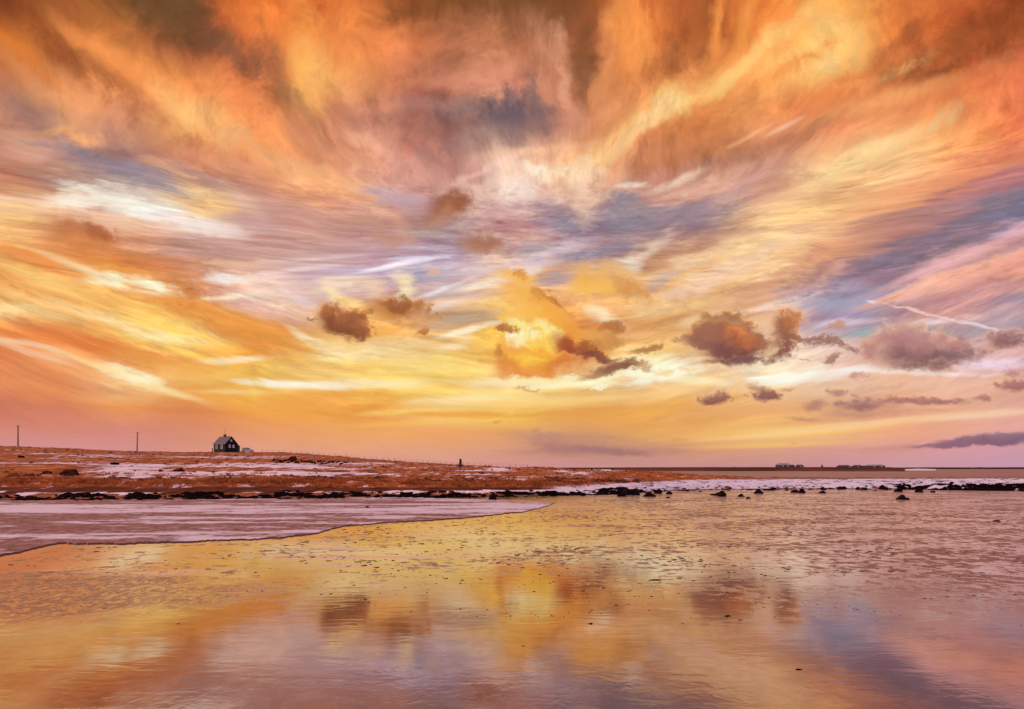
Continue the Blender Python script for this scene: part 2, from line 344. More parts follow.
CUM = [
(80, 236, 50, 18, -8, "ac6034", "d88040", .85, .85), (98, 231, 24, 7, -15, "985030", "b86434", .8, .8),
(451, 208, 27, 16, 10, "985434", "ac6840", .95, .75), (435, 218, 22, 10, 25, "b47c60", "c09078", .7, .9), (478, 244, 24, 14, 0, "a46848", "b88064", .88, .85),
(395, 240, 24, 14, 0, "c48864", "c89478", .7, .9), (360, 222, 20, 9, 0, "c08460", "cc9880", .5, .9), (433, 271, 9, 6, 0, "f4b878", "f0b480", .6, .9),
(345, 323, 27, 14, -12, "b0683c", "7c4226", .97, .4), (330, 314, 12, 9, 0, "b87040", "8c4c2c", .9, .6), (400, 312, 34, 14, 0, "ac6834", "cc8440", .9, .6), (398, 304, 14, 8, 0, "a05c30", "94522c", .8, .6), (425, 318, 14, 9, 0, "c4885c", "cc9060", .6, .8), (422, 335, 8, 4, 0, "c87c3c", "b86c30", .9, .6),
(605, 280, 42, 16, -14, "f0bc78", "f4b050", .83, .8), (628, 288, 22, 9, -26, "d89450", "d08c40", .8, .7), (615, 268, 16, 8, -20, "e8b078", "f0b868", .6, .8), (600, 288, 26, 8, 0, "f8b850", "f8bc50", .7, .8), (584, 288, 22, 10, 0, "f8b44c", "fcc458", .7, .8),
(512, 274, 24, 5, -6, "f8b860", "fcc870", .8, .8), (520, 281, 20, 7, -25, "f8b858", "fcc870", .8, .7), (518, 275, 7, 4, 0, "d88838", "e89c48", .8, .6),
(538, 305, 44, 17, -30, "f4ac48", "fcbc50", .83, .7), (560, 326, 46, 16, -36, "f4a848", "f8b040", .83, .6), (585, 340, 30, 15, -38, "f0a448", "e89038", .8, .6), (520, 318, 22, 26, 0, "fcc468", "f8b450", .7, .8),
(530, 352, 36, 24, 0, "fcc050", "f4a038", .83, .6), (512, 350, 18, 24, 0, "f4a850", "f0a040", .7, .8), (538, 371, 44, 8, 2, "f09840", "e48432", .83, .7), (515, 373, 26, 6, 0, "f0a050", "e89040", .7, .8),
(541, 294, 12, 6, -15, "c07434", "e09844", .83, .7), (557, 301, 9, 5, -30, "b8682c", "d88c3c", .83, .6), (570, 312, 10, 5, -45, "d88c44", "e8a04c", .7, .7), (549, 298, 20, 4, -32, "d08438", "e8a04c", .7, .7),
(530, 335, 30, 11, -12, "fff890", "ffe860", 1.0, .75), (522, 340, 18, 7, 0, "ffffd0", "fffcb0", .9, .85), (540, 344, 20, 8, -20, "ffe468", "fcd048", .8, .9), (532, 360, 26, 9, 0, "fcd048", "fcc038", .8, .8),
(545, 352, 20, 4, -14, "f8a838", "f09830", .6, .8), (535, 333, 7, 2.5, 20, "f0c850", "f0c850", .7, .7),
(507, 327, 11, 6, -12, "b4642c", "a85c28", .83, .55), (499, 325, 6, 4, 20, "b86830", "b86830", .7, .6), (501, 355, 10, 8, 0, "c0783c", "cc8040", .8, .7), (506, 366, 14, 6, 0, "d8843c", "dc8838", .7, .8),
(568, 346, 20, 9, -22, "c8602c", "b45028", .83, .65), (580, 350, 24, 8, -16, "a04c2c", "884030", .83, .55), (600, 356, 22, 6, -14, "8c4838", "7c4038", .83, .6), (588, 344, 10, 6, 0, "94482c", "884434", .8, .6), (560, 362, 30, 8, 8, "d8702c", "d07030", .7, .8),
(612, 330, 10, 7, -30, "b87038", "b06838", .8, .6), (604, 328, 8, 5, 30, "c07c40", "c08048", .8, .6), (621, 328, 7, 6, 0, "b87848", "b07040", .8, .6), (610, 341, 16, 6, 0, "c88848", "c08044", .7, .7), (595, 335, 14, 10, -20, "dc9c54", "e0a45c", .6, .9), (622, 342, 12, 4, 10, "d09454", "cc8c50", .7, .8),
(605, 371, 30, 6, 12, "b07850", "a87048", .83, .7), (618, 366, 22, 6, 10, "905840", "8a5440", .83, .6), (628, 361, 9, 6, 0, "845040", "845040", .8, .6), (640, 365, 12, 4, -20, "c08858", "bc8450", .7, .8), (645, 349, 17, 5, 14, "9c5c34", "a86c3c", .83, .7), (655, 344, 10, 4, 20, "c0844c", "c0844c", .6, .8),
(600, 388, 10, 2, 10, "fffbd8", "fffbd8", .8, .7), (570, 377, 12, 2, 12, "fff8c8", "fff8c8", .7, .8), (528, 389, 16, 1.6, 0, "c89050", "c89050", .6, .6), (660, 372, 10, 3, 5, "f0d088", "f0d088", .7, .8), (685, 369, 12, 3, 4, "f0cc88", "f0cc88", .7, .8),
(685, 300, 16, 8, 25, "d8a068", "dca870", .6, .8), (650, 305, 16, 7, 0, "e0ac74", "e0b078", .4, .9),
(722, 325, 20, 13, 0, "a87050", "b47858", .9, .6), (735, 345, 46, 17, -8, "a0644c", "7c4a44", 1.0, .5), (755, 360, 40, 7, 0, "84504c", "74484c", .9, .6), (700, 342, 18, 10, 0, "a86c54", "8a5450", .8, .6), (740, 338, 22, 10, -20, "d88048", "c86c3c", .65, .95), (732, 333, 12, 6, 0, "ee9850", "e08044", .5, .95),
(787, 327, 18, 15, -45, "c87c4c", "98583c", .95, .6), (781, 347, 12, 12, 0, "94584a", "8a5048", .9, .6), (772, 347, 8, 9, 0, "fff0b0", "ffe8a0", .6, .9), (820, 341, 32, 5, -14, "9a6850", "8c5c50", .9, .7), (800, 338, 24, 5, -14, "a06848", "8c5848", .8, .7), (825, 361, 7, 6, -40, "a8786c", "9c6c60", .85, .7), (836, 327, 9, 6, 0, "cc9880", "c89078", .8, .7),
(915, 352, 50, 22, 0, "bc8480", "80585c", 1.0, .65), (905, 336, 34, 12, 0, "c4908c", "b47c7c", .85, .7), (960, 357, 32, 9, 0, "94706f", "7a5860", .83, .7), (965, 335, 8, 10, 0, "b48884", "a07474", .7, .8), (1008, 337, 20, 12, 0, "aa7878", "8c6064", .95, .5), (1018, 385, 22, 8, 0, "b07470", "9c6464", .95, .5), (1015, 372, 12, 4, 0, "c48c84", "b07c7c", .8, .7), (930, 368, 50, 6, 0, "80585c", "74545c", .6, .9),
(715, 399, 17, 6, 4, "a06a58", "845048", .97, .5), (768, 396, 16, 6, -6, "a06a5c", "885450", .95, .5), (757, 387, 12, 4, -10, "b88068", "a87060", .7, .7), (740, 383, 18, 7, 0, "f0c088", "ecb880", .6, .8), (790, 390, 10, 3, 10, "b47c68", "b07868", .6, .8),
(858, 377, 9, 5, 0, "d09880", "c88c74", .85, .7), (865, 404, 34, 8, 6, "a87470", "946464", .9, .7), (838, 392, 14, 5, 0, "b88074", "a07068", .85, .7), (815, 406, 14, 5, 0, "a87468", "a87468", .7, .8), (925, 400, 46, 5, 0, "c08070", "ac7070", .9, .7), (945, 399, 24, 4, 0, "a87074", "9c6868", .6, .8), (860, 415, 50, 5, 3, "c4907c", "c08c7c", .7, .9), (805, 418, 24, 3, -6, "bc8470", "bc8470", .6, .8), (935, 410, 20, 1.6, 4, "d8a080", "cc9880", .5, .8), (880, 387, 40, 3, 8, "dca490", "d8a08c", .6, .8),
(570, 446, 60, 8, -4, "b88474", "a87274", .75, .8), (535, 437, 36, 6, 0, "c49080", "b88278", .6, .9), (610, 451, 44, 4, -6, "a87474", "a07070", .7, .7), (536, 430, 6, 3, 0, "c48c60", "bc8860", .6, .8), (680, 440, 12, 2, 0, "d0985c", "cc945c", .5, .7), (665, 450, 10, 2, 5, "cc9464", "c88c64", .6, .7),
(985, 440, 56, 6, 5, "987080", "845c70", .97, .5), (945, 445, 44, 2.6, 3, "94687c", "906478", .8, .6), (1030, 437, 34, 7, 5, "906a7c", "84607a", .8, .6), (795, 444, 6, 1.6, 0, "dca068", "d89c68", .6, .8), (890, 447, 30, 2.4, 4, "d8988c", "d09088", .7, .7), (600, 346, 6, 3, 0, "c88858", "b87848", .5, .8), (498, 421, 6, 2, 0, "e09848", "dc9448", .7, .7),
]

ELS = [0.0, 1.4, 2.8, 4.4, 6.0, 7.6, 9.2, 11.0, 12.8, 14.8, 17.0, 19.2, 21.6, 24.0, 26.5, 29.0, 31.5, 34.4]
back = lin("ecdcf0")  # unseen sky behind the viewpoint, brightened to lavender as fill light


def sky_colour(az, el):
    """broad colour of the cloud deck in a direction"""
    a = min(max(az, -44), 44)
    c = tab(*azel_px(a, min(el, 34)))
    side = lin("d8a090") if az < 0 else lin("c8a0a0")
    k = min(max((abs(az) - 44) / 26, 0), 1) * 0.55
    c = [x * (1 - k) + y * k for x, y in zip(c, side)]
    k = min(max((abs(az) - 75) / 60, 0), 1)
    return [x * (1 - k) + y * k for x, y in zip(c, back)]


def ell_px(cx, cy, rx, ry, ang):
    a0, e0 = azel(cx, cy)
    t = radians(ang)
    a1, e1 = azel(cx + rx * cos(t), cy - rx * sin(t))
    a2, e2 = azel(cx + ry * sin(t), cy + ry * cos(t))
    return a0, e0, math.hypot(a1 - a0, e1 - e0), math.hypot(a2 - a0, e2 - e0), atan2(e1 - e0, a1 - a0)


CLOUDS = [('w', w) for w in WISPS]
for c in CUM:                                   # sunlit air and lit rims round the darker clouds
    if c[7] > .9 and 300 < c[1] < 400 and c[2] > 14:
        CLOUDS.append(('c', (c[0] - 2, c[1] - 1, c[2] * 1.22 + 3, c[3] * 1.3 + 3, c[4], "f8cc98" if c[0] > 600 else "f8b858", "f4b888" if c[0] > 600 else "f0a850", .55, .8)))
RC = random.Random(11)
for c in CUM:
    cx, cy, rx, ry, ang, top, bot, st_, soft = c
    if c[7] < .84 or rx < 13 or cy < 262 or cy > 425:
        CLOUDS.append(('c', c))
        continue
    ca_, sa_ = cos(radians(ang)), sin(radians(ang))
    k_ = int(3 + rx / 9)
    lit = '%02x%02x%02x' % tuple(min(250, int(int(top[i:i + 2], 16) * 1.1 + a)) for i, a in ((0, 44), (2, 44), (4, 10)))
    for i in range(k_):                         # small puffs along the crown, the sunlit ones behind
        t = pi * (i + RC.uniform(0.2, 0.8)) / k_
        u, v = cos(t) * rx * .92, sin(t) * ry * .85
        px0, py0 = cx + u * ca_ - v * sa_, cy - u * sa_ - v * ca_
        r_ = RC.uniform(0.20, 0.34) * min(rx, ry * 1.7)
        CLOUDS.append(('c', (px0 - 1.0, py0 - 1.6, r_ * 1.25, r_ * 0.95, ang + RC.uniform(-25, 25), lit, lit, .55, .9)))
        CLOUDS.append(('c', (px0, py0 + 0.8, r_ * 1.15, r_ * 0.85, ang + RC.uniform(-25, 25), top, top, st_ * .85, .85)))
    CLOUDS.append(('c', c[:8] + (min(1.0, soft * 1.25),)))
    for i in range(2):                          # torn scraps beside it
        sgn = RC.choice((-1, 1))
        u, v = sgn * rx * RC.uniform(1.05, 1.45), ry * RC.uniform(-.7, .3)
        r_ = RC.uniform(0.10, 0.22) * rx
        CLOUDS.append(('c', (cx + u * ca_ - v * sa_, cy - u * sa_ - v * ca_, r_, r_ * .4, ang + RC.uniform(-20, 20), top, bot, .6, .8)))
MARGIN = 2.2
SOCKS = ['gx', 'gy', 'SX', 'SY', 'TX', 'TY', 'CX', 'CY', 'shade', 'relief', 'filament', 'fibre', 'fluff']
VECS = {'SX', 'SY', 'TX', 'TY', 'CX', 'CY', 'relief', 'filament'}
SRC = dict(gx=gx, gy=gy, SX=SX, SY=SY, TX=TX, TY=TY, CX=CX, CY=CY, shade=fs[2], relief=relief, filament=filament, fibre=fibre, fluff=fluff)


def cloud_layer(items):
    """a few clouds laid over one another"""
    g = bpy.data.node_groups.new('cloud_layer', 'ShaderNodeTree')
    for k in SOCKS:
        if k not in ('gx', 'gy', 'relief', 'filament'):
            g.interface.new_socket(name=k, in_out='INPUT', socket_type='NodeSocketVector' if k in VECS else 'NodeSocketFloat')
    g.interface.new_socket(name='under', in_out='INPUT', socket_type='NodeSocketColor')
    g.interface.new_socket(name='colour', in_out='OUTPUT', socket_type='NodeSocketColor')
    h = NT(g)
    gi = g.nodes.new('NodeGroupInput').outputs
    c = gi['under']
    for k, (kind, p, cx, cy, L, S, rot) in enumerate(items):
        if k % 5 == 0:
            tie = h.v('SCALE', c, 1e-7)      # keeps the shading in order
        if kind == 'w':
            X, Y = (gi['TX'], gi['TY']) if p[3] <= 5 else (gi['SX'], gi['SY'])
        else:
            X, Y = gi['CX'], gi['CY']
        A = (cos(rot) / L, -sin(rot) / S, 0)
        B = (sin(rot) / L, cos(rot) / S, 0)
        C = (-(cx * A[0] + cy * B[0]), -(cx * A[1] + cy * B[1]), 0)
        q = h.v('MULTIPLY_ADD', Y, B, h.v('ADD', tie, C))
        q = h.v('MULTIPLY_ADD', X, A, q)
        ln = h.v('LENGTH', q)
        if kind == 'w':
            ln = h.m('ADD', ln, gi['fibre'])
            c = h.mix(h.smooth(ln, 1.0, 0.12, 0.0, p[6] * (0.86 if p[3] <= 5 else 1.0)), c, lin(warm(p[5])))
        else:
            top, bot, st, soft = p[5:9]
            ln = h.m('ADD', ln, gi['fluff'])
            top, bot = warm(top), warm(bot)
            tone = lin(top)
            if top != bot:
                sh = h.m('MULTIPLY_ADD', gi['shade'], 2.2, h.v('DOT_PRODUCT', q, (0, 1, 0)))
                tone = h.mix(h.smooth(sh, -0.6, 0.7), lin(bot), lin(top))
            c = h.mix(h.smooth(ln, 1.0, 1.0 - soft, 0.0, st), c, tone)
    go = g.nodes.new('NodeGroupOutput')
    g.links.new(c, go.inputs[0])
    return g


def warm(hx):
    r, gg, b = (int(hx[i:i + 2], 16) for i in (0, 2, 4))
    if gg > 0xd8 and b < 0xc4:
        gg -= 15
    if b > r:
        b = int(r + (b - r) * 0.4)
    return '%02x%02x%02x' % (r, gg, b)


def sky_patch(name, a0, a1, e0, e1, clouds=True):
    """one window of the sky: broad colours, then every cloud that reaches into it"""
    g = bpy.data.node_groups.new(name, 'ShaderNodeTree')
    for k in SOCKS:
        g.interface.new_socket(name=k, in_out='INPUT', socket_type='NodeSocketVector' if k in VECS else 'NodeSocketFloat')
    g.interface.new_socket(name='colour', in_out='OUTPUT', socket_type='NodeSocketColor')
    h = NT(g)
    gi = g.nodes.new('NodeGroupInput').outputs
    lo_a, hi_a = max(a0 - 4 - 0.01 * e0, -180), min(a1 + 4, 180)      # no two windows alike, or their rows would be merged
    pos = h.mapr(gi['gx'], lo_a, hi_a)
    rows = [e for e in ELS if e0 - 5 <= e <= e1 + 5]
    if not clouds:
        rows = ELS[::2]
        alist = [-180, -135, -100, -75, -60] + [-48 + 6 * i for i in range(17)] + [60, 75, 100, 135, 180]
    else:
        alist = [lo_a + (hi_a - lo_a) * i / 15 for i in range(16)]
    c = None
    for k, e in enumerate(rows):
        r = h.ramp(pos, [((a - lo_a) / (hi_a - lo_a), sky_colour(a, e)) for a in alist])
        c = r if c is None else h.mix(h.mapr(gi['gy'], rows[k - 1] + 1e-5 * e0 + 1e-6 * a0, e), c, r)
    if e1 > 38:
        c = h.mix(h.smooth(gi['gy'], 36, 58), c, lin("dcb4b4"))
        c = h.mix(h.smooth(gi['gy'], 58, 88), c, lin("dcd0ec"))  # overhead sky out of view, kept pale lavender to fill the ground
    c = h.mix(1.0, c, gi['relief'], 'MULTIPLY')
    if clouds:
        mine = []
        for kind, p in CLOUDS:
            cx, cy, L, S, rot = ell_px(*p[:5])
            grow = 1.5 if kind == 'w' else 1.25
            L *= grow
            S *= grow
            ea = math.hypot(L * cos(rot), S * sin(rot)) + MARGIN
            ee = math.hypot(L * sin(rot), S * cos(rot)) + MARGIN * 0.7
            if not (cx + ea < a0 or cx - ea > a1 or cy + ee < e0 or cy - ee > e1):
                mine.append((kind, p, cx, cy, L, S, rot))
        wi = [m_ for m_ in mine if m_[0] == 'w']
        cu = [m_ for m_ in mine if m_[0] == 'c']
        chunks = [wi[i:i + 24] for i in range(0, len(wi), 24)] + ['filament'] + [cu[i:i + 24] for i in range(0, len(cu), 24)]
        for ch in chunks:
            if ch == 'filament':
                c = h.mix(1.0, c, gi['filament'], 'MULTIPLY')
                continue
            nd = g.nodes.new('ShaderNodeGroup')
            nd.node_tree = cloud_layer(ch)
            for s_ in SOCKS:
                if s_ not in ('gx', 'gy', 'relief', 'filament'):
                    g.links.new(gi[s_], nd.inputs[s_])
            g.links.new(c, nd.inputs['under'])
            c = nd.outputs[0]
    go = g.nodes.new('NodeGroupOutput')
    g.links.new(c, go.inputs[0])
    return g


def patch_shader(name, *a, **k):
    nd = n.n.new('ShaderNodeGroup')
    nd.node_tree = sky_patch(name, *a, **k)
    for s_ in SOCKS:
        n.l.new(SRC[s_], nd.inputs[s_])
    b = n.n.new('ShaderNodeBackground')
    n.l.new(nd.outputs[0], b.inputs[0])
    return b.outputs[0]


def mixsh(f, a, b):
    nd = n.n.new('ShaderNodeMixShader')
    n.put(nd.inputs[0], f)
    n.l.new(a, nd.inputs[1])
    n.l.new(b, nd.inputs[2])
    return nd.outputs[0]


AE = [-56, -31, -19, -8, 2, 12, 22, 33, 56]
EE = [0, 5, 10.5, 17, 25, 46]
A_MID = len(AE) // 2


def tree_of(items, edges, coord):
    """nested hard splits, so that only one window is worked out per direction"""
    if len(items) == 1:
        return items[0]
    m = len(items) // 2
    f = n.m('GREATER_THAN', coord, edges[m])
    return mixsh(f, tree_of(items[:m], edges[:m + 1], coord), tree_of(items[m:], edges[m:], coord))


rows_ = []
for j in range(len(EE) - 1):
    if j == len(EE) - 2:
        ae = [-56, -24, 2, 26, 56]
    else:
        ae = AE
    leaf = [patch_shader('sky_window', ae[i], ae[i + 1], EE[j], EE[j + 1]) for i in range(len(ae) - 1)]
    rows_.append(tree_of(leaf, ae, AZ))
front = tree_of(rows_, EE, EL)
rest = patch_shader('sky_beyond', -180, 180, 0, 90, clouds=False)
inside = n.m('MULTIPLY', n.m('LESS_THAN', n.m('ABSOLUTE', AZ), 56.0),
             n.m('LESS_THAN', n.m('ABSOLUTE', n.m('SUBTRACT', EL, 23.0)), 23.0))
deck = mixsh(inside, rest, front)

sky = n.n.new('ShaderNodeTexSky')
sky.sky_type = 'NISHITA'
sky.sun_disc = False
sky.sun_elevation = radians(SUN_EL)
sky.sun_rotation = radians(SUN_AZ)
bg_clear = n.n.new('ShaderNodeBackground')
n.put(bg_clear.inputs[0], sky.outputs[0])
bg_clear.inputs[1].default_value = 0.08
wo = n.n.new('ShaderNodeOutputWorld')
n.l.new(mixsh(0.97, bg_clear.outputs[0], deck), wo.inputs[0])     # a nearly closed cloud deck
world.cycles.sampling_method = 'MANUAL'
world.cycles.sample_map_resolution = 256

# ------------------------------------------------------------------ sun
sd = bpy.data.lights.new("sun", 'SUN')
sd.energy = SUN_E = 2.2
sd.angle = radians(10)
sd.color = (1.0, 0.72, 0.5)
sun = bpy.data.objects.new("sun", sd)
_s = Vector((sin(radians(SUN_AZ)) * cos(radians(SUN_EL)), cos(radians(SUN_AZ)) * cos(radians(SUN_EL)), sin(radians(SUN_EL))))
sun.rotation_euler = _s.to_track_quat('Z', 'Y').to_euler()
COL.objects.link(sun)
# ================================================================== ground
import numpy as np
rng = random.Random(7)


def interp(x, pts):
    return float(np.interp(x, [p[0] for p in pts], [p[1] for p in pts]))


def ground_dist(py, z=0.0):
    """distance from the viewpoint at which level ground of height z shows on a photograph row (mid picture)"""
    return (EYE - z) / math.tan(math.atan((py - HORIZON) / FPX))


def fbm(x, y, s=0.0, oct=4):
    v, a, f = 0.0, 1.0, 1.0
    for _ in range(oct):
        v += a * mnoise.noise(Vector((x * f, y * f, s)))
        a *= 0.5
        f *= 2.1
    return v


def az_of(px, py=480.0):
    return azel(px, py)[0]


def px_of_az(az):
    p = azel_px(max(min(az, 75), -75), -1.5)
    return p[0]


# where the water's edge, the wrack line and the skyline run (photograph column -> row)
SHORE = [(-1500, 506), (-200, 502), (0, 500.5), (100, 500), (300, 498.5), (450, 497), (520, 496), (600, 494.5), (650, 492), (700, 490), (800, 489), (900, 489.5), (1024, 491), (1300, 493), (2600, 496)]
SKYL = [(-1500, 436), (-200, 443), (0, 446.5), (60, 448), (100, 450), (150, 451.8), (200, 452.6), (225, 451.9), (260, 452), (280, 452), (300, 453), (350, 457.5), (400, 461.5), (460, 465.2), (500, 466.8), (560, 468.3), (600, 469.5), (650, 471.5), (700, 475), (760, 477.5), (1024, 479), (2600, 480)]
DRID = [(-1500, 240), (260, 235), (350, 205), (460, 165), (560, 140), (650, 125), (700, 110), (800, 100), (1024, 96), (2600, 96)]


def row_el(px, py):
    return azel(min(max(px, -400), 1500), py)[1]


_az = [i * 0.5 for i in range(-130, 131)]
_D0, _HR, _DR = [], [], []
for a in _az:
    x = px_of_az(a)
    _D0.append(EYE / math.tan(radians(-row_el(x, interp(x, SHORE)))))
    dr = interp(x, DRID)
    _DR.append(dr)
    _HR.append(EYE + dr * math.tan(radians(row_el(x, interp(x, SKYL)))))


def D0(a):
    return float(np.interp(a, _az, _D0))


def DR(a):
    return float(np.interp(a, _az, _DR))


def HR(a):
    return float(np.interp(a, _az, _HR))


def sstep(a, b, x):
    t = min(max((x - a) / (b - a), 0), 1)
    return t * t * (3 - 2 * t)


def land_z(a, d):
    d0, dr, hr = D0(a), DR(a), HR(a)
    s = d - d0
    right = sstep(3, 14, a)                      # low icy spit on the right
    if s < 0:
        return max(-0.35, s * 0.08)
    if d <= dr:
        t = s / (dr - d0)
        bank = 0.16 * sstep(0, 3, s) + 0.38 * sstep(8.5, 11.5, s)
        bank *= (1 - right)
        z = bank * (1 - t) + hr * t
        z += right * 0.16 * sstep(0, 2.5, s) * (1 - t)
    else:
        z = hr - (d - dr) * (0.012 + 0.03 * right) - 0.5 * sstep(0, 60, d - dr) * 0.5
    X, Y = d * sin(radians(a)), d * cos(radians(a))
    amp = 0.16 * sstep(2, 30, s) * (1 - right) + 0.035
    z += amp * fbm(X * 0.11, Y * 0.11, 1.0, 3) * sstep(0, 5, s)
    if right > 0:
        z += right * 0.24 * abs(fbm(X * 0.55, Y * 0.55, 4.0, 4)) * sstep(0, 2, s)
    else:
        z += 0.05 * fbm(X * 0.5, Y * 0.5, 4.0, 3) * sstep(1, 4, s)
    return z


def surf_z(a, d):
    return max(land_z(a, d), 0.0)


def pos_ad(a, d, z=None):
    if z is None:
        z = surf_z(a, d)
    return Vector((d * sin(radians(a)), d * cos(radians(a)), z))


def hit(px, py, guess=None):
    """the point of the ground seen at a photograph pixel"""
    dv = px_dir(px, py)
    a = degrees(atan2(dv.x, dv.y))
    hz = math.hypot(dv.x, dv.y)
    k = dv.z / hz
    if guess:
        return pos_ad(a, guess)
    d = 3.0
    end = DR(a) + 30
    if k < 0 and EYE / -k < D0(a):
        return pos_ad(a, EYE / -k, 0.0)
    d = D0(a) - 0.5
    while d < end:
        if EYE + k * d <= surf_z(a, d):
            lo, hi = d - 1.2, d
            for _ in range(8):
                md = (lo + hi) / 2
                if EYE + k * md <= surf_z(a, md):
                    hi = md
                else:
                    lo = md
            return pos_ad(a, hi)
        d += 1.2
    return pos_ad(a, DR(a) - 2)


def px_scale(p):
    """metres per photograph pixel at a point"""
    return p.y / FPX


# ------------------------------------------------------------------ objects helpers
def mesh_obj(name, verts, faces, mat=None, parent=None, smooth=True):
    me = bpy.data.meshes.new(name)
    me.from_pydata([tuple(v) for v in verts], [], faces)
    me.update()
    if smooth:
        me.polygons.foreach_set('use_smooth', [True] * len(me.polygons))
    if mat:
        me.materials.append(mat)
    o = bpy.data.objects.new(name, me)
    COL.objects.link(o)
    if parent:
        o.parent = parent
    return o


def grid_obj(name, P, mat):
    """P: numpy array (rows, cols, 3)"""
    r, c = P.shape[:2]
    i = np.arange(r * c).reshape(r, c)
    f = np.stack([i[:-1, :-1], i[:-1, 1:], i[1:, 1:], i[1:, :-1]], -1).reshape(-1, 4)
    me = bpy.data.meshes.new(name)
    me.vertices.add(r * c)
    me.vertices.foreach_set('co', P.reshape(-1).astype(np.float32))
    me.loops.add(f.size)
    me.loops.foreach_set('vertex_index', f.reshape(-1).astype(np.int32))
    me.polygons.add(len(f))
    me.polygons.foreach_set('loop_start', np.arange(0, f.size, 4, dtype=np.int32))
    me.update(calc_edges=True)
    me.polygons.foreach_set('use_smooth', [True] * len(f))
    me.materials.append(mat)
    o = bpy.data.objects.new(name, me)
    COL.objects.link(o)
    return o


def attr(o, name, vals):
    at = o.data.attributes.new(name, 'FLOAT', 'POINT')
    at.data.foreach_set('value', np.asarray(vals, dtype=np.float32).reshape(-1))


def tag(o, label=None, cat=None, group=None, kind=None):
    if label:
        o['label'] = label
    if cat:
        o['category'] = cat
    if group:
        o['group'] = group
    if kind:
        o['kind'] = kind
    return o


def empty(name, loc, rz=0.0):
    o = bpy.data.objects.new(name, None)
    o.location = loc
    o.rotation_euler = (0, 0, rz)
    o.empty_display_size = 0.2
    COL.objects.link(o)
    return o


def material(name):
    m = bpy.data.materials.new(name)
    m.use_nodes = True
    t = m.node_tree
    for nd in list(t.nodes):
        t.nodes.remove(nd)
    h = NT(t)
    bs = t.nodes.new('ShaderNodeBsdfPrincipled')
    out = t.nodes.new('ShaderNodeOutputMaterial')
    t.links.new(bs.outputs[0], out.inputs[0])
    h.pos = t.nodes.new('ShaderNodeNewGeometry').outputs['Position']
    h.bs = bs
    return m, h


def set_bump(h, height, strength=0.5, dist=0.02):
    b = h.n.new('ShaderNodeBump')
    b.inputs['Strength'].default_value = strength
    b.inputs['Distance'].default_value = dist
    h.put(b.inputs['Height'], height)
    h.l.new(b.outputs[0], h.bs.inputs['Normal'])


def attr_node(h, name):
    a = h.n.new('ShaderNodeAttribute')
    a.attribute_name = name
    return a.outputs['Fac']


def simple_mat(name, c1, c2, scale=4.0, rough=0.7, bump=0.3, dist=0.02, spec=0.4):
    m, h = material(name)
    f = h.noise(h.pos, scale, 5.0, 0.6)
    h.put(h.bs.inputs['Base Color'], h.mix(h.smooth(f, 0.35, 0.65), c1, c2))
    h.bs.inputs['Roughness'].default_value = rough
    h.bs.inputs['Specular IOR Level'].default_value = spec
    set_bump(h, h.noise(h.pos, scale * 4, 4.0, 0.6), bump, dist)
    return m


# ------------------------------------------------------------------ ground materials
# wet sand under a skin of water and ice
M_sand, h = material('wet_sand')
px_, py_, pz_ = h.sep(h.pos)
dist = h.v('LENGTH', h.pos)
stre = h.v('MULTIPLY', h.pos, (0.62, 1.0, 1.0))
n1 = h.noise(stre, 0.55, 6.0, 0.62, 0.4)
n2 = h.noise(h.pos, 3.6, 6.0, 0.66, 0.5)
n3 = h.noise(h.v('MULTIPLY', h.pos, (0.5, 1.4, 1.0)), 7.0, 5.0, 0.7)
far = h.smooth(dist, 7.0, 14.0)
nearf = h.m('SUBTRACT', 1.0, far)
bias = h.m('MULTIPLY_ADD', h.smooth(px_, -3.0, 9.0), 0.10, h.m('MULTIPLY', far, 0.055))
crust = h.smooth(h.m('ADD', h.m('MULTIPLY_ADD', h.m('SUBTRACT', n1, 0.5), 0.55, h.m('SUBTRACT', n2, 0.5)), bias), 0.135, 0.19)
crust = h.m('MULTIPLY', crust, far)
# thin brown film lines left by the tide
lines = h.smooth(h.m('ADD', n3, h.m('MULTIPLY', h.m('SUBTRACT', n1, 0.5), 0.4)), 0.64, 0.70)
lines = h.m('MULTIPLY', lines, h.smooth(dist, 8.0, 13.0))
# rippled patch of bare sand on the left
rx = h.m('DIVIDE', h.m('ADD', px_, 6.6), 3.6)
ry = h.m('DIVIDE', h.m('SUBTRACT', h.m('ADD', py_, h.m('MULTIPLY', px_, 0.12)), 8.9), 2.0)
patch = h.m('SUBTRACT', 1.0, h.m('SQRT', h.m('ADD', h.m('MULTIPLY', rx, rx), h.m('MULTIPLY', ry, ry))))
patch = h.smooth(h.m('ADD', patch, h.m('MULTIPLY', h.m('SUBTRACT', n1, 0.5), 2.2)), 0.0, 0.5)
n4 = h.noise(h.v('MULTIPLY', h.pos, (1.3, 0.75, 1.0)), 7.5, 4.0, 0.65, 0.8)
pit = h.m('MULTIPLY', h.smooth(n4, 0.46, 0.56), patch)
bare = h.m('MAXIMUM', h.m('MAXIMUM', crust, h.m('MULTIPLY', lines, 0.8)), h.m('MULTIPLY', pit, 0.85))
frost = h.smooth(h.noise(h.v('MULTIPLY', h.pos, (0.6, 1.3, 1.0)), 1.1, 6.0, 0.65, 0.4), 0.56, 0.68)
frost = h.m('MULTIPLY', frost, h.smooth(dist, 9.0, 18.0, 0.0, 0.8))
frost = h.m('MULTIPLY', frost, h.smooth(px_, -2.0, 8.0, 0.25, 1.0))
frost = h.m('MAXIMUM', frost, h.m('MULTIPLY', h.m('MULTIPLY', h.smooth(px_, 0.0, 9.0, 0.0, 0.95), h.smooth(dist, 8.5, 15.0)), h.smooth(n2, 0.34, 0.56)))
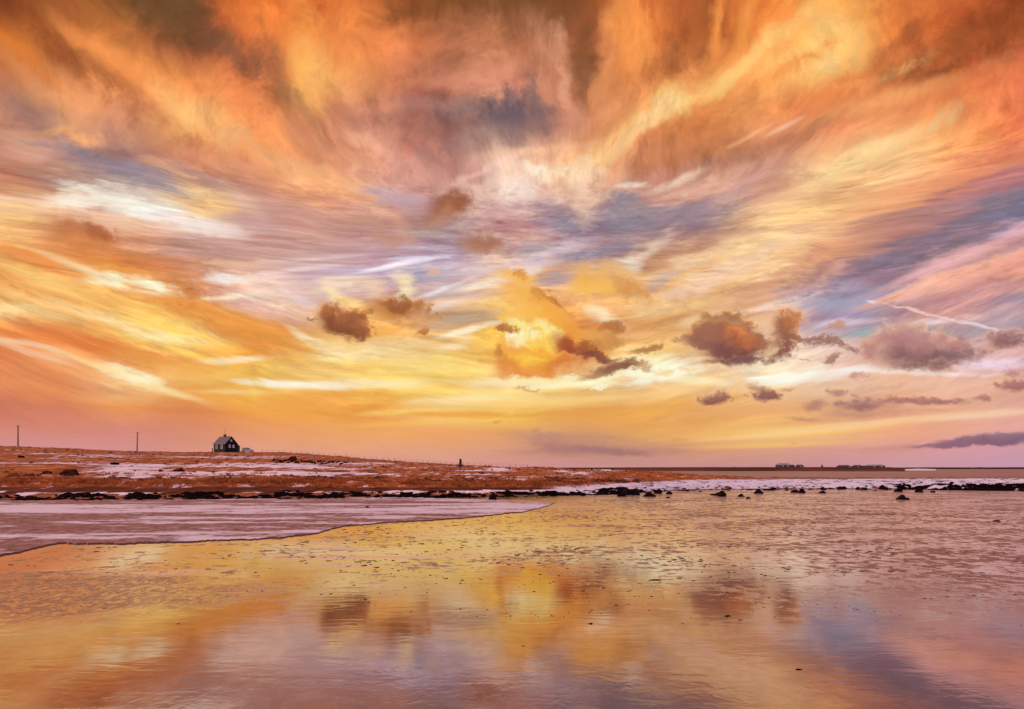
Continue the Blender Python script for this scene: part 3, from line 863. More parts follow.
# pale fingers of refrozen film near the left crust
fg = h.noise(h.v('MULTIPLY', h.pos, (0.16, 1.9, 1.0)), 1.2, 5.0, 0.6, 0.5)
fing = h.m('MULTIPLY', h.smooth(fg, 0.56, 0.60), h.m('MULTIPLY', h.smooth(dist, 11.0, 13.5), h.smooth(dist, 22.0, 17.0)))
fing = h.m('MULTIPLY', fing, h.m('MULTIPLY', h.smooth(px_, -9.5, -6.0), h.smooth(px_, 3.0, -2.0)))
frost = h.m('MAXIMUM', frost, h.m('MULTIPLY', fing, 0.75))
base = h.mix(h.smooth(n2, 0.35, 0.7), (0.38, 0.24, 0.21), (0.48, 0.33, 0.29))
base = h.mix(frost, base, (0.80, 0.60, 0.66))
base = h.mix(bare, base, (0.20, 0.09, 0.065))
h.put(h.bs.inputs['Metallic'], h.m('MAXIMUM', h.m('SUBTRACT', h.m('MULTIPLY_ADD', bare, -0.6, 0.95), h.m('MULTIPLY', frost, 0.7)), 0.0))      # gloss of the thin wet ice skin
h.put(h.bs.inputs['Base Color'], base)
SAND_IOR = 1.8
h.bs.inputs['IOR'].default_value = SAND_IOR
rg = h.m('ADD', h.m('MULTIPLY_ADD', bare, 0.30, 0.05), h.m('MULTIPLY', frost, 0.25))
h.put(h.bs.inputs['Roughness'], rg)
wr = h.noise(h.v('MULTIPLY', h.pos, (1.0, 1.0, 1.0)), 7.0, 4.0, 0.5, 0.9)
wr2 = h.noise(h.v('MULTIPLY', h.pos, (0.6, 2.0, 1.0)), 2.2, 3.0, 0.5, 0.6)
hgt = h.m('ADD', h.m('MULTIPLY', h.m('MULTIPLY', wr, h.smooth(dist, 4.5, 8.0, 1.0, 0.05)), 0.6), h.m('MULTIPLY', wr2, 0.6))
hgt = h.m('ADD', hgt, h.m('MULTIPLY', bare, 0.5))
hgt = h.m('ADD', hgt, h.m('MULTIPLY', h.m('MULTIPLY', n4, patch), 1.4))
set_bump(h, hgt, 0.3, 0.009)

# frozen shore: pink-lit snow crust over mud
M_ice, h = material('shore_ice')
u = attr_node(h, 'across')      # 0 at the sand, 1 at the wrack line
st = h.v('MULTIPLY', h.pos, (0.22, 1.0, 1.0))
i1 = h.noise(st, 0.55, 6.0, 0.62, 0.5)
i2 = h.noise(h.v('MULTIPLY', h.pos, (0.22, 0.5, 1.0)), 2.4, 6.0, 0.68, 0.5)
cover = attr_node(h, 'cover')
i3 = h.noise(h.v('MULTIPLY', h.pos, (0.5, 0.35, 1.0)), 9.0, 5.0, 0.7, 0.3)
sn = h.m('ADD', h.m('ADD', h.m('MULTIPLY', h.m('SUBTRACT', i1, 0.5), 2.9), h.m('MULTIPLY', h.m('SUBTRACT', i2, 0.5), 2.5)), h.m('ADD', cover, h.m('MULTIPLY', h.m('SUBTRACT', i3, 0.5), 0.9)))
snow = h.smooth(sn, 0.25, 0.68)
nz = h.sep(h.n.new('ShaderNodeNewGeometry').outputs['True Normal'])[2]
mud = h.mix(h.smooth(i3, 0.38, 0.62), (0.16, 0.060, 0.060), (0.38, 0.19, 0.20))
c_ = h.mix(snow, mud, (0.74, 0.65, 0.75))
c_ = h.mix(h.smooth(nz, 0.97, 0.85), c_, (0.13, 0.07, 0.06))  # wet undercut shadow along the rim, painted as brown on the steep faces
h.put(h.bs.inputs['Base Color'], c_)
h.bs.inputs['IOR'].default_value = 1.2
h.put(h.bs.inputs['Roughness'], h.m('MULTIPLY_ADD', snow, 0.15, 0.55))
set_bump(h, h.m('ADD', h.m('MULTIPLY', i2, 0.6), h.m('MULTIPLY', i3, 0.5)), 0.8, 0.06)

# moor: rusty winter grass with snow lying in it
M_moor, h = material('moor_grass')
s_ = attr_node(h, 'inland')      # metres from the wrack line
cv = attr_node(h, 'cover')
icy = attr_node(h, 'icy')
g1 = h.noise(h.v('MULTIPLY', h.pos, (0.45, 1.0, 1.0)), 0.16, 7.0, 0.62, 0.3)
g2 = h.noise(h.v('MULTIPLY', h.pos, (0.65, 0.22, 0.6)), 1.3, 7.0, 0.70, 0.4)
g3 = h.noise(h.v('MULTIPLY', h.pos, (1.0, 0.22, 1.0)), 3.2, 5.0, 0.72)
grass = h.mix(h.smooth(g2, 0.36, 0.62), (0.18, 0.048, 0.020), (0.62, 0.19, 0.058))
grass = h.mix(h.smooth(g3, 0.62, 0.75), grass, (0.62, 0.36, 0.20))
grass = h.mix(h.smooth(g1, 0.53, 0.64), grass, (0.24, 0.07, 0.035))
grass = h.mix(h.smooth(g3, 0.45, 0.36), grass, (0.11, 0.030, 0.016))
red = h.m('MULTIPLY', h.smooth(s_, 1.6, 3.4), h.smooth(s_, 9.6, 8.2))
grass = h.mix(h.m('MULTIPLY', red, 0.9), grass, h.mix(h.smooth(g2, 0.4, 0.6), (0.035, 0.006, 0.005), (0.13, 0.020, 0.014)))
dirt = h.smooth(s_, 2.2, 0.2)
grass = h.mix(dirt, grass, (0.20, 0.10, 0.08))
sv = h.m('ADD', h.m('ADD', h.m('MULTIPLY', h.m('SUBTRACT', g1, 0.5), 1.7), h.m('MULTIPLY', h.m('SUBTRACT', g2, 0.5), 2.3)), h.m('ADD', cv, h.m('MULTIPLY', h.m('SUBTRACT', g3, 0.5), 0.9)))
snow = h.smooth(sv, 0.36, 0.50)
c_ = h.mix(snow, grass, (0.86, 0.76, 0.86))
crk = h.smooth(h.noise(h.v('MULTIPLY', h.pos, (0.5, 0.35, 1.0)), 1.3, 7.0, 0.72, 0.8), 0.525, 0.59)
ice_c = h.mix(crk, (0.80, 0.74, 0.88), (0.16, 0.09, 0.10))
flatc = h.mix(h.smooth(g2, 0.4, 0.6), (0.22, 0.11, 0.09), (0.34, 0.18, 0.14))
ice_c = h.mix(h.smooth(h.m('ADD', icy, h.m('MULTIPLY', h.m('SUBTRACT', g2, 0.5), 0.9)), 0.40, 0.62), flatc, ice_c)
rightm = attr_node(h, 'spit')
c_ = h.mix(rightm, c_, ice_c)
h.put(h.bs.inputs['Base Color'], c_)
h.bs.inputs['Roughness'].default_value = 0.75
h.bs.inputs['Specular IOR Level'].default_value = 0.04
set_bump(h, h.m('ADD', h.m('MULTIPLY', g2, 0.7), h.m('MULTIPLY', g3, 0.5)), 0.8, 0.25)

# far tidal flats and water
M_flat, h = material('tidal_flat')
f1 = h.noise(h.v('MULTIPLY', h.pos, (0.3, 1.0, 1.0)), 0.05, 6.0, 0.65)
h.put(h.bs.inputs['Base Color'], h.mix(h.smooth(f1, 0.4, 0.6), (0.24, 0.12, 0.10), (0.34, 0.19, 0.16)))
h.bs.inputs['Roughness'].default_value = 0.5
h.bs.inputs['IOR'].default_value = 1.5
set_bump(h, h.noise(h.pos, 1.2, 4.0, 0.6), 0.6, 0.2)

# ------------------------------------------------------------------ ground meshes
AZS = np.array([-64 + 0.16 * i for i in range(int(64 / 0.16) + 1)] + [0.16 * i for i in range(1, int(64 / 0.16) + 1)])
AZF = AZS[np.abs(AZS) <= 64.01]

# 1. the sheet that reaches the horizon
rad = [0.0, 30, 60, 120, 250, 500, 1000, 2500, 6000, 14000, 25000]
P = np.array([[(r * math.sin(t), r * math.cos(t), -0.06) for t in np.linspace(0, 2 * pi, 97)] for r in rad])
tag(grid_obj('ground', P, M_flat), kind='structure')

# 2. wet sand in the foreground
rows = []
for k, t in enumerate([0, 0.04, 0.12, 0.3, 0.6, 0.85, 0.97, 1.0]):
    rows.append([(r_ * sin(radians(a)), r_ * cos(radians(a)), 0.0) for a in np.linspace(-180, 180, 361)
                 for r_ in [t * (np.interp(abs(a), [0, 64, 80, 180], [0, 0, 1, 1]) * 28 + np.interp(abs(a), [0, 64, 80, 180], [1, 1, 0, 0]) * (D0(a) + 1.2))]])
tag(grid_obj('wet_sand', np.array(rows), M_sand), kind='structure')

# 3. frozen shore on the left, a crust a few centimetres thick
EDGE = [(-1500, 640), (-400, 590), (-100, 566), (0, 556), (22, 552), (38, 547.5), (60, 543.5), (100, 544), (140, 543.6), (200, 541.5), (280, 538), (318, 533.5), (332, 529), (346, 526), (372, 524), (400, 522), (430, 520.6), (450, 519), (478, 517), (495, 515), (520, 512), (538, 509), (548, 506), (556, 502.5)]
azl = np.arange(-64, az_of(556, 502) + 0.001, 0.1)
cols = []
cover = []
BANDS = [  # bright crust: centre column,row, half sizes, amount
    (120, 508, 140, 4.5, .9), (330, 510, 150, 3, .9), (480, 505, 90, 5, .9), (20, 509, 60, 5, .8), (430, 514, 80, 4, .35),
    (300, 532, 60, 4, .6), (240, 538, 60, 1.6, .9), (360, 524, 40, 2.5, .6), (90, 538, 30, 1, .5), (520, 508, 40, 3, .6), (225, 520, 110, 3, .3),
    (60, 523, 80, 6, -.5), (200, 517, 110, 3, -.35), (30, 545, 50, 7, -.6), (150, 541, 70, 2, -.6), (330, 519, 90, 2.2, -.3), (430, 510.5, 60, 1.2, -.3), (250, 502, 300, 1.6, -.5)]
N = 46
for a in azl:
    x = px_of_az(a)
    ey = interp(x, EDGE) + 1.1 * fbm(x * 0.045, 0, 2.0, 4) + 0.5 * fbm(x * 0.3, 0, 3.0, 3)
    de = EYE / math.tan(radians(-row_el(x, ey)))
    d1 = D0(a) + 0.6
    if x > 430:
        top = EYE / math.tan(radians(-row_el(x, interp(x, [(430, 497.5), (500, 500.3), (560, 502.8)]))))
        d1 = min(d1, top)
    de = min(de, d1 - 0.3)
    col_ = []
    cc = []
    for k in range(N):
        if k == 0:
            d, z = de, -0.01
        else:
            t = ((k - 1) / (N - 2)) ** 1.6
            d = de + 0.02 + (d1 - de) * t
            X, Y = d * sin(radians(a)), d * cos(radians(a))
            z = 0.024 + 0.010 * fbm(X * 0.6, Y * 0.9, 9.0, 3) * min(1, (d - de))
            z *= 1 - sstep(d1 - 1.0, d1, d) * 0.9
        col_.append((d * sin(radians(a)), d * cos(radians(a)), z))
        p = azel_px(a, -degrees(math.atan((EYE - z) / d)))
        c0 = 0.27
        for bx, by, brx, bry, amt in BANDS:
            q = ((p[0] - bx) / brx) ** 2 + ((p[1] - by) / bry) ** 2
            c0 += 0.5 * amt * math.exp(-q)
        cc.append(c0)
    cols.append(col_)
    cover.append(cc)
P = np.array(cols).transpose(1, 0, 2)
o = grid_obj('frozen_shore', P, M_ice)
attr(o, 'cover', np.array(cover).T)
attr(o, 'across', np.array([[k / (N - 1)] * len(azl) for k in range(N)]))
tag(o, kind='structure')

# 4. moor and icy spit
SNOWP = [
    (40, 453.5, 40, 1.2, .5), (100, 456, 30, 1.6, .45), (60, 463, 70, 1.2, .5), (120, 469, 35, 3.2, .6), (135, 474, 60, 3.0, .5), (30, 472, 40, 1.4, -.2), (20, 469, 60, 1.5, .2),
    (225, 465, 90, 2.6, .6), (235, 472.5, 80, 2.6, .65), (180, 457, 50, 1.0, .2), (250, 457, 60, 1.3, .45), (215, 461, 90, 1.2, -.3), (320, 473, 100, 1.8, .5), (300, 466, 40, 2, .35),
    (365, 463.5, 40, 1.4, .6), (300, 460.5, 60, 1.2, -.2), (390, 468, 60, 1.2, .3), (440, 467, 40, 1, .2), (497, 469.3, 13, 1.6, 1.3), (610, 470, 16, 1.2, 1.3), (560, 471, 10, 1, .7), (580, 473, 12, 1.2, .7),
    (420, 471, 60, 1, -.2), (540, 477, 90, 1.4, .25), (480, 480, 50, 1.6, .5), (30, 488, 60, 1.6, .35), (170, 489, 40, 1, .3), (340, 486.5, 200, 1.2, .15), (640, 476, 60, 1.5, .15),
    (70, 477.8, 90, .7, .5), (200, 477, 90, 1.2, .5), (150, 466, 160, 1.0, .25), (330, 468.5, 90, .8, .3), (90, 459.5, 90, .8, .3), (430, 474.5, 90, .8, .3), (470, 470.5, 18, .6, .8), (400, 459, 40, .8, .3), (685, 470.5, 20, .6, .7), (735, 472, 35, .7, .7)]
S_ROWS = list(np.concatenate([np.arange(-2, 4, 0.35), np.arange(4, 16, 0.5)]))
rowsP, inl, cov, icy, spit = [], [], [], [], []
mo_az = AZF
for a in mo_az:
    d0, dr = D0(a), DR(a)
    T = [(k / 90) for k in range(1, 91)]
    ds = [d0 + s for s in S_ROWS] + [d0 + 16 + (dr - d0 - 16) * (t ** 1.15) for t in T] + [dr + 6, dr + 20, dr + 60, dr + 160, dr + 400]
    colv = []
    for d in ds:
        z = land_z(a, d)
        if d > dr + 300:
            z = -3
        colv.append((d * sin(radians(a)), d * cos(radians(a)), z))
        p = azel_px(a, -degrees(math.atan2(EYE - z, d)))
        s = d - d0
        c0 = 0.08
        # strip of snow just behind the wrack
        if s < 9:
            c0 = 0.62 * math.exp(-((s - 3.2) / 1.5) ** 2) - 0.25 + 0.45 * mnoise.noise(Vector((a * 0.9, s * .3, 3.)))
            if a > -9:
                c0 += 0.5 * sstep(-9, 0, a) * math.exp(-((s - 3.2) / 2.4) ** 2)
        elif s < 18:
            c0 = 0.10 + 0.22 * math.exp(-((s - 12.8) / 1.0) ** 2)
        if d > dr + 1:
            c0 = 0
        for bx, by, brx, bry, amt in SNOWP:
            if s > 9 or by > 484:
                c0 += 0.74 * amt * math.exp(-((p[0] - bx) / brx) ** 2 - ((p[1] - by) / bry) ** 2)
        inl.append(s)
        cov.append(c0)
        top = np.interp(p[0], [560, 700, 1024], [486, 479.5, 478.5])
        icy.append(1.0 * sstep(0.2, 1.2, s) * sstep(top - 1.6, top + 1.4, p[1]))
        xx = p[0] + 14 * mnoise.noise(Vector((a * 1.3, s * .08, 0)))
        spit.append(sstep(535, 575, xx) * max(sstep(top - 1.2, top + 0.8, p[1]), sstep(690, 800, xx)))
    rowsP.append(colv)
P = np.array(rowsP).transpose(1, 0, 2)
nr, nc = P.shape[:2]
o = grid_obj('moor', P, M_moor)
for nm, v in (('inland', inl), ('cover', cov), ('icy', icy), ('spit', spit)):
    attr(o, nm, np.array(v).reshape(nc, nr).T)
tag(o, kind='structure')

# 5. low far shores beyond the flats
M_far = simple_mat('far_shore', (0.05, 0.018, 0.014), (0.16, 0.055, 0.035), 0.02, 0.9, 0.3, 0.5, 0.03)
M_far2 = simple_mat('far_shore_dark', (0.03, 0.014, 0.016), (0.06, 0.03, 0.03), 0.02, 0.9, 0.3, 0.5, 0.03)
M_snow = simple_mat('snow', (0.78, 0.70, 0.80), (0.86, 0.78, 0.86), 1.0, 0.6, 0.3, 0.05)


def far_strip(name, pts, D, depth, mat, seed):
    """a low ridge of land: pts are photograph column and row of its skyline"""
    x0, x1 = pts[0][0], pts[-1][0]
    nx = int((x1 - x0) / 1.5) + 2
    prof = [(-0.5, 0.0), (-0.35, 0.55), (-0.1, 0.95), (0.1, 1.0), (0.5, 0.0)]
    P = np.zeros((len(prof), nx, 3))
    for i in range(nx):
        x = x0 + (x1 - x0) * i / (nx - 1)
        y = interp(x, pts) - 0.22 * fbm(x * 0.13, 0, seed, 3)
        az, el = azel(x, y)
        hh = max(EYE + D * math.tan(radians(el)), 0.05)
        for j, (o_, k_) in enumerate(prof):
            r_ = D + o_ * depth
            P[j, i] = (r_ * sin(radians(az)), r_ * cos(radians(az)), -0.3 + k_ * (hh + 0.3))
    return tag(grid_obj(name, P, mat), kind='structure')


far_strip('peninsula', [(480, 469), (520, 468.2), (560, 467.6), (640, 467.3), (720, 467.0), (745, 467.0), (780, 467.0), (840, 467.0), (890, 467.2), (905, 468.2)], 520, 200, M_far, 1.0)
far_strip('far_peninsula', [(840, 468.3), (880, 467.6), (930, 467.3), (980, 467.3), (1010, 467.2), (1080, 466.9), (1250, 467.2), (1300, 468)], 1500, 300, M_far2, 2.0)
far_strip('snowy_sandbar', [(903, 469.3), (910, 468.9), (918, 468.7), (928, 468.8), (936, 469.3)], 640, 60, M_snow, 3.0)
# ================================================================== things
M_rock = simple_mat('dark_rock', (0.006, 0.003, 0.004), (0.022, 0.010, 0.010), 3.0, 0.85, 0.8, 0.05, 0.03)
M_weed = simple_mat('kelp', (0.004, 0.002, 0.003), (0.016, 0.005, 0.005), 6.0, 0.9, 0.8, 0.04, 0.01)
M_tuft = simple_mat('dry_grass', (0.34, 0.10, 0.035), (0.60, 0.20, 0.06), 0.8, 0.85, 0.1, 0.01, 0.05)
M_brown_tuft = simple_mat('brown_heath', (0.025, 0.010, 0.008), (0.07, 0.025, 0.016), 1.5, 0.9, 0.2, 0.02, 0.03)

ICO = []
for sub in (1, 2, 3):
    bm = bmesh.new()
    bmesh.ops.create_icosphere(bm, subdivisions=sub, radius=1.0)
    bm.verts.ensure_lookup_table()
    ICO.append(([v.co.copy() for v in bm.verts], [[v.index for v in f.verts] for f in bm.faces]))
    bm.free()


def rock_mesh(name, seed, mat, sub=1, flat=0.55, jag=0.45, sx=1.0):
    V, F = ICO[sub]
    vs = []
    for v in V:
        k = 1 + jag * fbm(v.x * 1.1 + seed * 3.1, v.y * 1.1 + v.z, seed, 3)
        z = v.z * k * flat
        z = max(z, -0.18 * flat)
        vs.append((v.x * k * sx, v.y * k * 0.8, z + 0.1 * flat))
    me = bpy.data.meshes.new(name)
    me.from_pydata(vs, [], F)
    me.materials.append(mat)
    return me


ROCKS = [rock_mesh('rock', i + 1.0, M_rock, 2, 0.5 + 0.08 * (i % 4), 0.5) for i in range(8)]
SCRAPS = [rock_mesh('seaweed_scrap', i + 31.0, M_weed, 1, 0.25, 0.9, 1.3) for i in range(8)]
BUSHES = [rock_mesh('heather_clump', i + 61.0, M_brown_tuft, 2, 0.6, 0.7) for i in range(4)]


def place(name, me, p, sx, sz, rz, label, cat, group=None):
    o = bpy.data.objects.new(name, me)
    o.location = p
    o.rotation_euler = (0, 0, rz)
    o.scale = (sx, sx, sz)
    COL.objects.link(o)
    return tag(o, label, cat, group)


def at_px(name, me, cx, base, wpx, hpx, label, cat, group=None, rz=None):
    p = hit(cx, base)
    m = px_scale(p)
    ext = max(abs(v.co.x) for v in me.vertices)
    top = max(v.co.z for v in me.vertices)
    return place(name, me, p - Vector((0, 0, 0.01)), wpx * m / 2 / ext, max(hpx * m / top, 0.01),
                 rng.uniform(-0.5, 0.5) if rz is None else rz, label, cat, group)


# ------------------------------------------------------------------ house
def box(bm, x0, x1, y0, y1, z0, z1):
    vs = [bm.verts.new(c) for c in ((x0, y0, z0), (x1, y0, z0), (x1, y1, z0), (x0, y1, z0), (x0, y0, z1), (x1, y0, z1), (x1, y1, z1), (x0, y1, z1))]
    for f in ((0, 3, 2, 1), (4, 5, 6, 7), (0, 1, 5, 4), (1, 2, 6, 5), (2, 3, 7, 6), (3, 0, 4, 7)):
        bm.faces.new([vs[i] for i in f])
    return vs


def prism(bm, poly, y0, y1):
    """poly in x,z pushed along y"""
    a = [bm.verts.new((x, y0, z)) for x, z in poly]
    b = [bm.verts.new((x, y1, z)) for x, z in poly]
    bm.faces.new(a)
    bm.faces.new(list(reversed(b)))
    k = len(poly)
    for i in range(k):
        bm.faces.new([a[(i + 1) % k], a[i], b[i], b[(i + 1) % k]])


def cyl(bm, p0, p1, r0, r1=None, seg=10):
    r1 = r0 if r1 is None else r1
    p0, p1 = Vector(p0), Vector(p1)
    d = (p1 - p0).normalized()
    q = d.to_track_quat('Z', 'Y')
    A, B = [], []
    for i in range(seg):
        t = 2 * pi * i / seg
        v = q @ Vector((cos(t), sin(t), 0))
        A.append(bm.verts.new(p0 + v * r0))
        B.append(bm.verts.new(p1 + v * r1))
    for i in range(seg):
        j = (i + 1) % seg
        bm.faces.new([A[i], A[j], B[j], B[i]])
    bm.faces.new(list(reversed(A)))
    bm.faces.new(B)


def bm_obj(name, bm, mat, parent=None, bevel=0.0):
    bmesh.ops.recalc_face_normals(bm, faces=bm.faces[:])
    if bevel:
        bmesh.ops.bevel(bm, geom=bm.edges[:], offset=bevel, segments=1, affect='EDGES')
    me = bpy.data.meshes.new(name)
    bm.to_mesh(me)
    bm.free()
    me.materials.append(mat)
    o = bpy.data.objects.new(name, me)
    COL.objects.link(o)
    if parent:
        o.parent = parent
    return o


def boards_mat(name, c1, c2, vertical=True, step=0.16, rough=0.7):
    m, h = material(name)
    co = h.n.new('ShaderNodeTexCoord').outputs['Object']
    x, y, z = h.sep(co)
    w = h.m('FRACT', h.m('DIVIDE', h.m('ADD', x, y) if vertical else z, step))
    gap = h.m('LESS_THAN', w, 0.12)
    f = h.noise(co, 2.0, 5.0, 0.6)
    c = h.mix(f, c1, c2)
    h.put(h.bs.inputs['Base Color'], h.mix(gap, c, tuple(v * 0.5 for v in c1)))
    h.bs.inputs['Roughness'].default_value = rough
    h.bs.inputs['Specular IOR Level'].default_value = 0.15
    set_bump(h, h.m('SUBTRACT', 1.0, gap), 0.6, 0.02)
    return m


M_wall = boards_mat('black_cladding', (0.005, 0.008, 0.014), (0.010, 0.014, 0.022))
M_roof = boards_mat('roof_sheet', (0.16, 0.12, 0.14), (0.24, 0.19, 0.22), True, 0.35, 0.45)
M_frame = simple_mat('white_paint', (0.72, 0.68, 0.66), (0.80, 0.76, 0.74), 5.0, 0.5, 0.1, 0.005)
M_dark = simple_mat('dark_paint', (0.02, 0.02, 0.022), (0.04, 0.035, 0.035), 5.0, 0.6, 0.1, 0.005)
M_trim = simple_mat('barge_board', (0.05, 0.05, 0.055), (0.08, 0.07, 0.075), 5.0, 0.6, 0.1, 0.005)
M_metal = simple_mat('grey_metal', (0.30, 0.27, 0.27), (0.42, 0.38, 0.38), 5.0, 0.4, 0.1, 0.005)
M_glass, h = material('window_glass')
h.put(h.bs.inputs['Base Color'], (0.03, 0.035, 0.04))
h.bs.inputs['Roughness'].default_value = 0.06
h.bs.inputs['IOR'].default_value = 2.0
M_wood = simple_mat('weathered_wood', (0.30, 0.18, 0.15), (0.44, 0.29, 0.25), 6.0, 0.85, 0.3, 0.01)
M_stone = simple_mat('cairn_stone', (0.03, 0.014, 0.012), (0.09, 0.045, 0.035), 5.0, 0.85, 0.6, 0.03)

HD = 226.0
ha, _ = azel(224.8, 451.7)
hp = pos_ad(ha, HD)
um = HD * cos(radians(ha)) / FPX * 1.0     # metres per pixel there
um = px_scale(hp)
zc = EYE + HD * math.tan(radians(azel(224.8, 451.9)[1]))
hp = Vector((hp.x, hp.y, zc))
# local frame: gable wall runs along +x from the near corner, side wall along -x+y
view = atan2(hp.x, hp.y)
th_ = radians(36)
house = empty('house', hp, -view + th_)
tag(house, 'small black boarded house with grey roof and white windows on the low rise', 'house')
GW, GL, WH, RH = 11.8 * um / cos(th_), 10.4 * um / sin(th_), 8.2 * um, 15.6 * um
# near corner at origin, gable along +x (0..GW), depth along +y (0..GL)
bm = bmesh.new()
prism(bm, [(0, -1.2), (GW, -1.2), (GW, WH), (GW / 2, RH - 0.12), (0, WH)], 0, GL)
bm_obj('wall', bm, M_wall, house)
rb = bmesh.new()
ov, tk = 0.22, 0.12
sl = (RH - WH) / (GW / 2)
for sgn in (0, 1):
    e0 = (-ov, WH - ov * sl)
    r0 = (GW / 2, RH)
    poly = [e0, r0, (r0[0], r0[1] + tk), (e0[0], e0[1] + tk)]
    if sgn:
        poly = [(GW - x, z) for x, z in poly]
    prism(rb, poly, -ov, GL + ov)
roof = bm_obj('roof', rb, M_roof, house)
for sgn in (0, 1):
    b_ = bmesh.new()
    poly = [(-ov, WH - ov * sl - 0.12), (GW / 2, RH - 0.12), (GW / 2, RH - 0.002), (-ov, WH - ov * sl - 0.002)]
    if sgn:
        poly = [(GW - x, z) for x, z in poly]
    prism(b_, poly, -ov - 0.03, -ov + 0.03)
    bm_obj('barge_board', b_, M_trim, roof)
b_ = bmesh.new()
box(b_, GW / 2 - 0.3, GW / 2 + 0.3, GL * 0.50, GL * 0.50 + 0.6, RH - 0.35, RH + 0.65)
box(b_, GW / 2 - 0.38, GW / 2 + 0.38, GL * 0.50 - 0.08, GL * 0.50 + 0.68, RH + 0.652, RH + 0.76)
chim = bm_obj('chimney', b_, M_dark, roof)
b_ = bmesh.new()
cyl(b_, (GW / 2, GL * 0.5 + 0.3, RH + 0.7), (GW / 2, GL * 0.5 + 0.3, RH + 2.6), 0.04, 0.025, 6)
for k_ in (2.1, 2.35):
    cyl(b_, (GW / 2 - 0.35, GL * 0.5 + 0.3, RH + k_), (GW / 2 + 0.35, GL * 0.5 + 0.3, RH + k_), 0.02, 0.02, 5)
bm_obj('antenna', b_, M_dark, house)


def window(on_gable, c, z0, w, hgt, split=True):
    """white frame with glazing bars and dark glass"""
    f = bmesh.new()
    g = bmesh.new()
    t = 0.11

    def put(bm, u0, u1, za, zb, o0, o1):
        if on_gable:
            box(bm, u0, u1, -o1, -o0, za, zb)
        else:
            box(bm, -o1, -o0, u0, u1, za, zb)
    put(f, c - w / 2, c - w / 2 + t, z0, z0 + hgt, 0.003, 0.07)
    put(f, c + w / 2 - t, c + w / 2, z0, z0 + hgt, 0.003, 0.07)
    put(f, c - w / 2 + t, c + w / 2 - t, z0, z0 + t, 0.003, 0.07)
    put(f, c - w / 2 + t, c + w / 2 - t, z0 + hgt - t, z0 + hgt, 0.003, 0.07)
    put(f, c - 0.035, c + 0.035, z0 + t, z0 + hgt - t, 0.01, 0.06)
    if split:
        put(f, c - w / 2 + t, c - 0.035, z0 + hgt * .62, z0 + hgt * .62 + .06, 0.01, 0.055)
        put(f, c + 0.035, c + w / 2 - t, z0 + hgt * .62, z0 + hgt * .62 + .06, 0.01, 0.055)
    fo = bm_obj('window', f, M_frame, house)
    put(g, c - w / 2 + 0.05, c + w / 2 - 0.05, z0 + 0.05, z0 + hgt - 0.05, 0.002, 0.02)
    bm_obj('pane', g, M_glass, fo)


window(False, GL * 0.26, 1.0, 0.95, 1.35)
window(False, GL * 0.72, 1.0, 0.95, 1.35)
window(True, GW * 0.38, 1.3, 0.62, 0.95)
window(True, GW * 0.68, 1.3, 0.62, 0.95)
window(True, GW * 0.50, 3.25, 0.6, 0.62, False)
# lean-to porch on the right
b_ = bmesh.new()
LW = 3.4 * um / cos(th_)
prism(b_, [(GW + 0.002, -1.2), (GW + LW, -1.2), (GW + LW, 1.9), (GW + 0.002, 2.25)], 0.5, GL * 0.6)
bm_obj('porch_wall', b_, M_wall, house)
b_ = bmesh.new()
prism(b_, [(GW + 0.02, 2.26), (GW + LW + 0.15, 1.88), (GW + LW + 0.15, 1.98), (GW + 0.02, 2.37)], 0.35, GL * 0.6 + 0.15)
bm_obj('porch_roof', b_, M_roof, house)
b_ = bmesh.new()
box(b_, GW + LW * 0.25, GW + LW * 0.8, 0.44, 0.498, 0.05, 1.75)
dr_ = bm_obj('door', b_, M_dark, house)
b_ = bmesh.new()
box(b_, GW + LW * 0.72, GW + LW * 0.75, 0.38, 0.438, 0.85, 0.95)
bm_obj('handle', b_, M_metal, dr_)

# short post and barrel left of the house
p = pos_ad(azel(212.4, 450)[0], 225)
p.z = EYE + 225 * math.tan(radians(azel(212.4, 452.2)[1]))
b_ = bmesh.new()
cyl(b_, (0, 0, -0.3), (0, 0, 1.15), 0.16, 0.13, 8)
cyl(b_, (0, 0, 1.15), (0, 0, 1.22), 0.19, 0.19, 8)
o = bm_obj('gate_post', b_, M_dark)
o.location = p
tag(o, 'short dark wooden post standing just left of the black house', 'post')

# ------------------------------------------------------------------ car beside the house
ca = azel(247.3, 451)[0]
CD = 238.0
cp = pos_ad(ca, CD)
cp.z = EYE + CD * math.tan(radians(azel(247.3, 452.4)[1]))
car = empty('parked_car', cp, -atan2(cp.x, cp.y) + radians(12))
tag(car, 'pale silver car parked on the rise just right of the black house', 'car')
M_car = simple_mat('car_paint', (0.55, 0.50, 0.52), (0.60, 0.55, 0.57), 3.0, 0.3, 0.0, 0.005)
M_tyre = simple_mat('tyre', (0.015, 0.015, 0.015), (0.03, 0.03, 0.03), 8.0, 0.8, 0.1, 0.005)
SC = 0.8
b_ = bmesh.new()
prism(b_, [(-1.95, 0.28), (1.9, 0.28), (2.0, 0.55), (1.92, 0.78), (1.1, 0.92), (-1.85, 0.98), (-2.0, 0.7)], -0.82, 0.82)
bmesh.ops.bevel(b_, geom=b_.edges[:], offset=0.05, segments=2, affect='EDGES')
bm_obj('body', b_, M_car, car)
b_ = bmesh.new()
prism(b_, [(1.08, 0.925), (0.45, 1.42), (-1.35, 1.45), (-1.82, 0.985)], -0.74, 0.74)
bm_obj('cabin_windows', b_, M_glass, car)
b_ = bmesh.new()
prism(b_, [(0.5, 1.455), (0.38, 1.50), (-1.32, 1.53), (-1.45, 1.455)], -0.72, 0.72)
bm_obj('roof_panel', b_, M_car, car)
